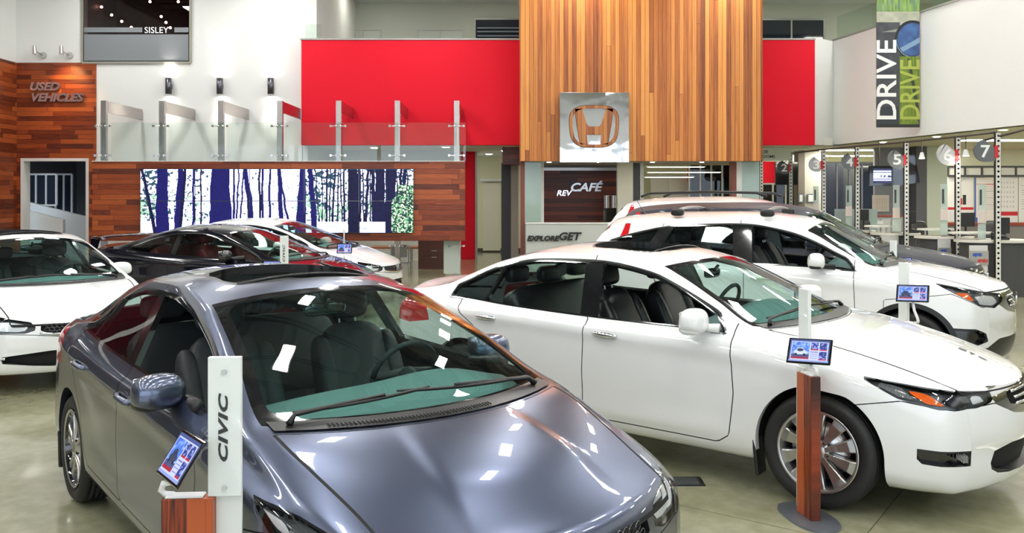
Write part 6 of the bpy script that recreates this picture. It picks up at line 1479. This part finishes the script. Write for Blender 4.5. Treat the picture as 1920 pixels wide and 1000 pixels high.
def poster(u0, u1, v0, v1, s, lab, bands, base=(.78,.78,.76)):
    W_, H_ = 60, int(60*(v1-v0)/(u1-u0)); u, v = np.meshgrid(np.linspace(0, 1, W_), np.linspace(0, 1, H_)); img = np.zeros((H_, W_, 3)); img[:] = base
    for a, b_, c, d, colr in bands: img[(u >= a) & (u <= b_) & (v >= c) & (v <= d)] = colr
    e = empty('poster', (WX((u0+u1)/2, s), WY(s), WZ(v1, s))); tag(e, lab, 'poster'); w_ = (u1-u0)/s; h_ = (v1-v0)/s
    MB().span(-w_/2, w_/2, 0, .02, 0, h_).build('backing', WALLW, e); picture('print', img, w_, h_, picture_mat('poster_print', 0, .5), e, TR(-w_/2, -.003, 0))
RD = (.60, .02, .03); TXT = [(.12, .88, k, k+.012, (.45, .45, .48)) for k in np.arange(.2, .72, .05)]
poster(1777, 1825, 332, 416, 66.97, 'white wall poster with a red stripe and small red and black forklift picture', [(0, 1, .68, .74, RD), (.45, .56, .48, .62, RD), (.58, .72, .40, .62, (.03, .03, .03)), (.05, .6, .07, .09, (.5, .5, .55)), (.05, .4, .76, .96, (.7, .7, .72))])
poster(1827, 1871, 333, 417, 66.97, 'white wall poster with printed text rows and blue border', TXT+[(0, .06, 0, 1, (.05, .12, .45)), (.06, .5, .90, 1, (.05, .12, .45)), (.1, .9, .14, .155, RD)], (.80,.76,.72))
poster(1873, 1908, 328, 418, 66.97, 'white calendar poster with a broad red band', [(0, 1, .77, .85, RD)]+[(.1+.16*i, .16+.16*i, .14+.1*j, .18+.1*j, (.5, .5, .52)) for i in range(5) for j in range(6)])
poster(1910, 1946, 330, 418, 66.97, 'white text poster cut by the right edge of the picture', TXT)
poster(1636, 1667, 366, 397, 70, 'square beige street map on the grey partition', [(.1*i+.02*(i % 3), .1*i+.02*(i % 3)+.015, .05, .95, (.50, .38, .36)) for i in range(1, 9)]+[(.05, .95, .12*i, .12*i+.015, (.50, .38, .36)) for i in range(1, 8)], (.72,.64,.54))
MB_ = MB().span(WX(1770, 70), 16, WY(70), WY(70)+.5, 0, WZ(423, 70)); tag(MB_.build('back_counter', mat('taupe_counter', (.20,.18,.18), .5)), 'long taupe back counter under the wall posters', 'counter')
tag(MB().span(WX(1770, 70), 16, WY(70)-.03, WY(70)+.52, WZ(423, 70), WZ(418, 70)).build('counter_top', mat('red_brown_top', (.30,.05,.03), .4)), 'red-brown top of the long back counter', 'counter top')
e = empty('partition', (WX(1660, 74), WY(74), 0)); tag(e, 'grey office partition with red-brown cap and cabinets behind the desks', 'partition')
x = WX(1660, 74); MB().span(WX(1622, 74)-x, WX(1716, 74)-x, 0, .4, 0, WZ(407, 74)).build('panel', mat('grey_partition', (.34,.35,.37), .5), e); MB().span(WX(1622, 74)-x, WX(1716, 74)-x, -.02, .42, WZ(407, 74), WZ(404, 74)).build('cap', mat('red_brown_top', (.30,.05,.03), .4), e)
for k in range(4): MB().span(WX(1632+k*20, 74)-x, WX(1649+k*20, 74)-x, -.02, 0, .4, WZ(411, 74)).build('cabinet_door', LGREY, e)
MB().span(WX(1640, 74)-x, WX(1655, 74)-x, -.03, -.022, WZ(421, 74), WZ(414, 74)).build('paper_note', WALLW, e)
tag(MB().span(WX(1565, 75), WX(1645, 75), WY(75), WY(75)+.02, .5, WZ(392, 75)).build('glass_partition', glass('teal_partition_glass', (.42,.62,.60), .9, .05, haze=.3)), 'teal glass desk partition below paddle number four', 'partition')
glazing('window_23', WX(1546, 63), WX(1640, 63), WY(63), .2, WZ(305, 63), 4, 1, mat('dark_mullion', (.10,.10,.12), .4), BLUEGL)
S_('trim_26', WX(1640, 69.9), WX(1716, 69.9), WY(69.9), WY(69.9)+.1, 0, zf0, mat('mid_grey_wall', (.24,.25,.28), .6)); S_('trim_27', WX(1697, 64.), WX(1720, 64.), WY(64)-.6, WY(64)-.5, 0, zf0, CREAM)
for u0, u1, lab in ((1497.5, 1506.5, 'narrow dark-framed certificate on the brown column side'), (1514, 1534, 'wider dark-framed certificate on the pale column')):
    s = 66.12; e = empty('picture_frame', (WX((u0+u1)/2, s), WY(s), WZ(380, s))); tag(e, lab, 'picture frame'); w_ = (u1-u0)/s; h_ = 16/s
    MB().span(-w_/2, w_/2, 0, .03, 0, h_).build('frame', GLOSSB, e); MB().span(-w_/2+.025, w_/2-.025, -.004, 0, .025, h_-.025).build('certificate', WALLW, e)
S_('wall_poster_red', WX(1424, 60), WX(1456, 60), WY(60), WY(60)+.05, WZ(345, 60), WZ(303, 60), REDW); glazing('window_24', WX(1424, 60), WX(1496, 60), WY(60)-.08, .0, WZ(345, 60), 3, 1, LGREY, DARKGL)
S_('wall_service_dark', WX(1424, 59.5), WX(1500, 59.5), WY(59.5), WY(59.5)+.05, 0, WZ(303, 59.5), DGREY)

# ---- tablet pedestals
WPED = plank_mat('red_oak_grain', 'ZXY', .5, 5., (.035,.006,.002), (.30,.045,.010), (.46,.095,.025), .35, (3.0, 70.), (.36,.50,.66), 0.)
ACW = glass('milky_acrylic', (.93,.95,.94), 1.0, .05, haze=.72)
def app_img(kind):
    W_, H_ = 96, 60; u, v = np.meshgrid((np.arange(W_)+.5)/W_, (np.arange(H_)+.5)/H_); n = vnoise(u*22, v*14, kind); img = np.zeros((H_, W_, 3)); img[:] = (.06, .09, .26)
    img[v > .92] = (.25, .32, .65); fr = (u > .03) & (u < .97) & (v > .09) & (v < .93); img[fr] = (.50, .55, .85)
    m = (u > .05) & (u < .50) & (v > .12) & (v < .88); sky = np.stack([.05+.35*np.clip(n-.35, 0, 1)+.05*v, .12+.5*np.clip(n-.35, 0, 1)+.15*v, .55+.4*v*0+.3*n], -1); img[m] = sky[m]
    g = m & (v > .66); img[g] = np.stack([.05+.03*n, .06+.03*n, .16+.06*n], -1)[g]; g = m & (v > .80) & (u < .52); img[g] = (.35, .015, .04)
    c = ((np.hypot((u-.28)/.17, (v-.58)/.11) < 1) | (np.hypot((u-.27)/.10, (v-.48)/.12) < 1)) & m; cc = (.55, .60, .72) if kind % 2 else (.04, .05, .10); img[c] = cc
    g = (np.hypot((u-.27)/.085, (v-.475)/.07) < 1) & m; img[g] = (.03, .04, .10)
    for cx_ in (.17, .38): img[np.hypot((u-cx_)/.032, (v-.68)/.05) < 1] = (.01, .01, .02)
    for a, b_, c_, d, s_ in ((.53, .72, .12, .46, 1), (.75, .94, .12, .46, 2), (.75, .94, .52, .90, 3)):
        m = (u > a) & (u < b_) & (v > c_) & (v < d); q = vnoise(u*30, v*22, 40+s_+kind); img[m] = np.stack([.03+.25*(q > .62), .05+.28*(q > .62), .22+.35*(q > .5)], -1)[m]; img[m & (v > d-.05)] = (.45, .02, .04)
    for k in range(4): img[(u > .53) & (u < .72) & (v > .54+.09*k) & (v < .56+.09*k)] = (.12, .14, .35)
    return img
def pedestal(x, y, rz, lab, word=None, kind=1, tab=None, by=0., plate=True, tilt=.35, blade_side=1):
    e = empty('tablet_pedestal', (x, y, 0), rz, lab, 'display stand')
    w, d, h = .168, .056, .815
    MB().span(-w/2, w/2, -d/2, d/2, .012, h, bev=.002).build('wooden_column', WPED, e)
    b = MB(); n = 40; P = [(.235*math.copysign(abs(math.cos(2*PI*k/n))**.8, math.cos(2*PI*k/n)), -.0+.13*math.copysign(abs(math.sin(2*PI*k/n))**.8, math.sin(2*PI*k/n))) for k in range(n)]; b.prism(P, 2, 0, .012); b.build('base_plate', mat('grey_steel_plate', (.20,.22,.25), .35, .6), e)
    bx = w/2+.035
    MB().span(w/2+.001, bx+.052, by+.012, by+.024, .012, .83).build('lower_blade', ACW, e)
    bl = MB().span(bx-.055, bx+.055, by-.012, by+.010, .8165, 1.285, bev=.002).build('acrylic_blade', ACW, e)
    for z in (.845, 1.235): MB().cyl((bx, by-.020, z), (bx, by-.010, z), .0085, n=14).build('stud', STEEL, bl)
    if word:
        o = text_obj('printed_word', word, 1., mat('dark_grey_print', (.03,.03,.035), .4), bl, None, .002, .25, .035, space=1.1); fit_text(o, Matrix.Rotation(-PI/2, 4, 'Y') @ Matrix(((1,0,.0,0),(0,1,0,0),(0,0,1,0),(0,0,0,1))), bx-.020, bx+.012, .935, 1.165, by-.0145)
    # tablet and its arm
    tr, tw, th_ = tab
    T = tr
    ta = empty('tablet', (0, 0, 0)); ta.parent = e
    body = MB().box((0, 0, 0), (tw, .008, th_), bev=.004).build('tablet_body', GLOSSB, e); body.data.transform(T)
    p = picture('screen', app_img(kind), tw*.90, th_*.86, picture_mat('tablet_glow', .75), body, T @ TR(-tw*.45, -.006, -th_*.43))
    bpy.data.objects.remove(ta)
    back = Vector((T[0][1], T[1][1], T[2][1])); upv = Vector((T[0][2], T[1][2], T[2][2])); c = T.translation+back*.012-upv*th_*.30; b = MB(); V = []
    path = [(-.055, h+.004), (.02, h+.006)]
    arm = [Vector((w/2*.35, -.0, h+.008)), Vector((c.x*.4-.04, -.004, h+.008)), Vector((-.085+c.x*.0, -.0, h+.014)), Vector((-.095, .0, h+.035)), Vector((c.x*.5-.05, .01, h+.06)), Vector((c.x, c.y, c.z))]
    b.box((-.012, 0, h+.004), (.125, .05, .008), bev=.003); o2 = b.build('tablet_mount', mat('white_plastic', (.75,.75,.76), .3), e)
    b = MB(); b.tube([Vector((-.05, 0, h+.008)), Vector((-.080, 0, h+.010)), Vector((-.093, 0, h+.022)), Vector((-.085, .0, h+.045)), Vector((c.x*.6-.03, c.y*.5, (c.z+h)/2+.01)), c], [.010, .011, .011, .011, .011, .011], 8)
    b.build('tablet_arm', mat('white_plastic', (.75,.75,.76), .3), e)
    return e
def tmat(c, right, up):
    r = Vector(right).normalized(); u_ = Vector(up); u_ = (u_-r*u_.dot(r)).normalized(); f_ = u_.cross(r)   # local y = away from the viewer
    return Matrix(((r.x, -r.cross(u_).x, u_.x, c[0]), (r.y, -r.cross(u_).y, u_.y, c[1]), (r.z, -r.cross(u_).z, u_.z, c[2]), (0, 0, 0, 1)))

def put_ped(u, s, rz, lab, word, kind, tu, tv, right, up, by=0.):
    x, y = WX(u, s), WY(s); Ri = Matrix.Rotation(-rz, 4, 'Z')
    c = Ri @ Vector((WX(tu, s)-x, -.02, WZ(tv, s))); Rr = Ri.to_3x3() @ Vector(right); Uu = Ri.to_3x3() @ Vector(up)
    return pedestal(x, y, rz, lab, word, kind, (tmat(c, Rr, Uu), .24, .165), by)
TI = ((.866, -.499, .025), (.303, .564, .768))
put_ped(355, 557, .06, 'nearest tablet stand, its milky acrylic blade printed CIVIC, beside the grey-blue sedan', 'CIVIC', 2, 343, 856, (.599, -.80, .026), (.44, .356, .824))
put_ped(1516, 331, 1.74, 'tablet stand before the front wheel of the large white sedan, tablet facing the camera', None, 1, 1515.5, 658, *TI, by=-.04)
put_ped(1707, 236, 1.80, 'tablet stand by the front wheel of the white crossover with roof bars', None, 4, 1709, 550, *TI, by=-.03)
put_ped(1687, 158, 1.80, 'partly hidden tablet stand beside the dark grey crossover', None, 6, 1693, 494, (1, .1, 0), (.0, .50, .8))
put_ped(645, 118.3, 1.76, 'tablet stand in front of the white sedan under the video wall', None, 8, 646.5, 466, (1, 0, 0), (.0, .05, .16))
put_ped(516, 140, .1, 'tablet stand with a white blade seen beyond the roof of the grey-blue sedan', 'CIVIC', 10, 510, 500, (1, 0, 0), (.0, .05, .16))
# floor outlet cover and drain
e = empty('floor_box', (WX(1281, 294), WY(294), 0)); tag(e, 'dark metal floor outlet cover between the two front cars', 'floor box')
MB().span(-.125, .125, -.085, .085, 0, .006).build('frame', mat('dark_floor_cover', (.03,.032,.035), .35, .5), e); MB().span(-.105, .095, -.065, .065, .006, .009).build('cover_plate', mat('worn_steel_cover', (.16,.17,.19), .4, .7), e)
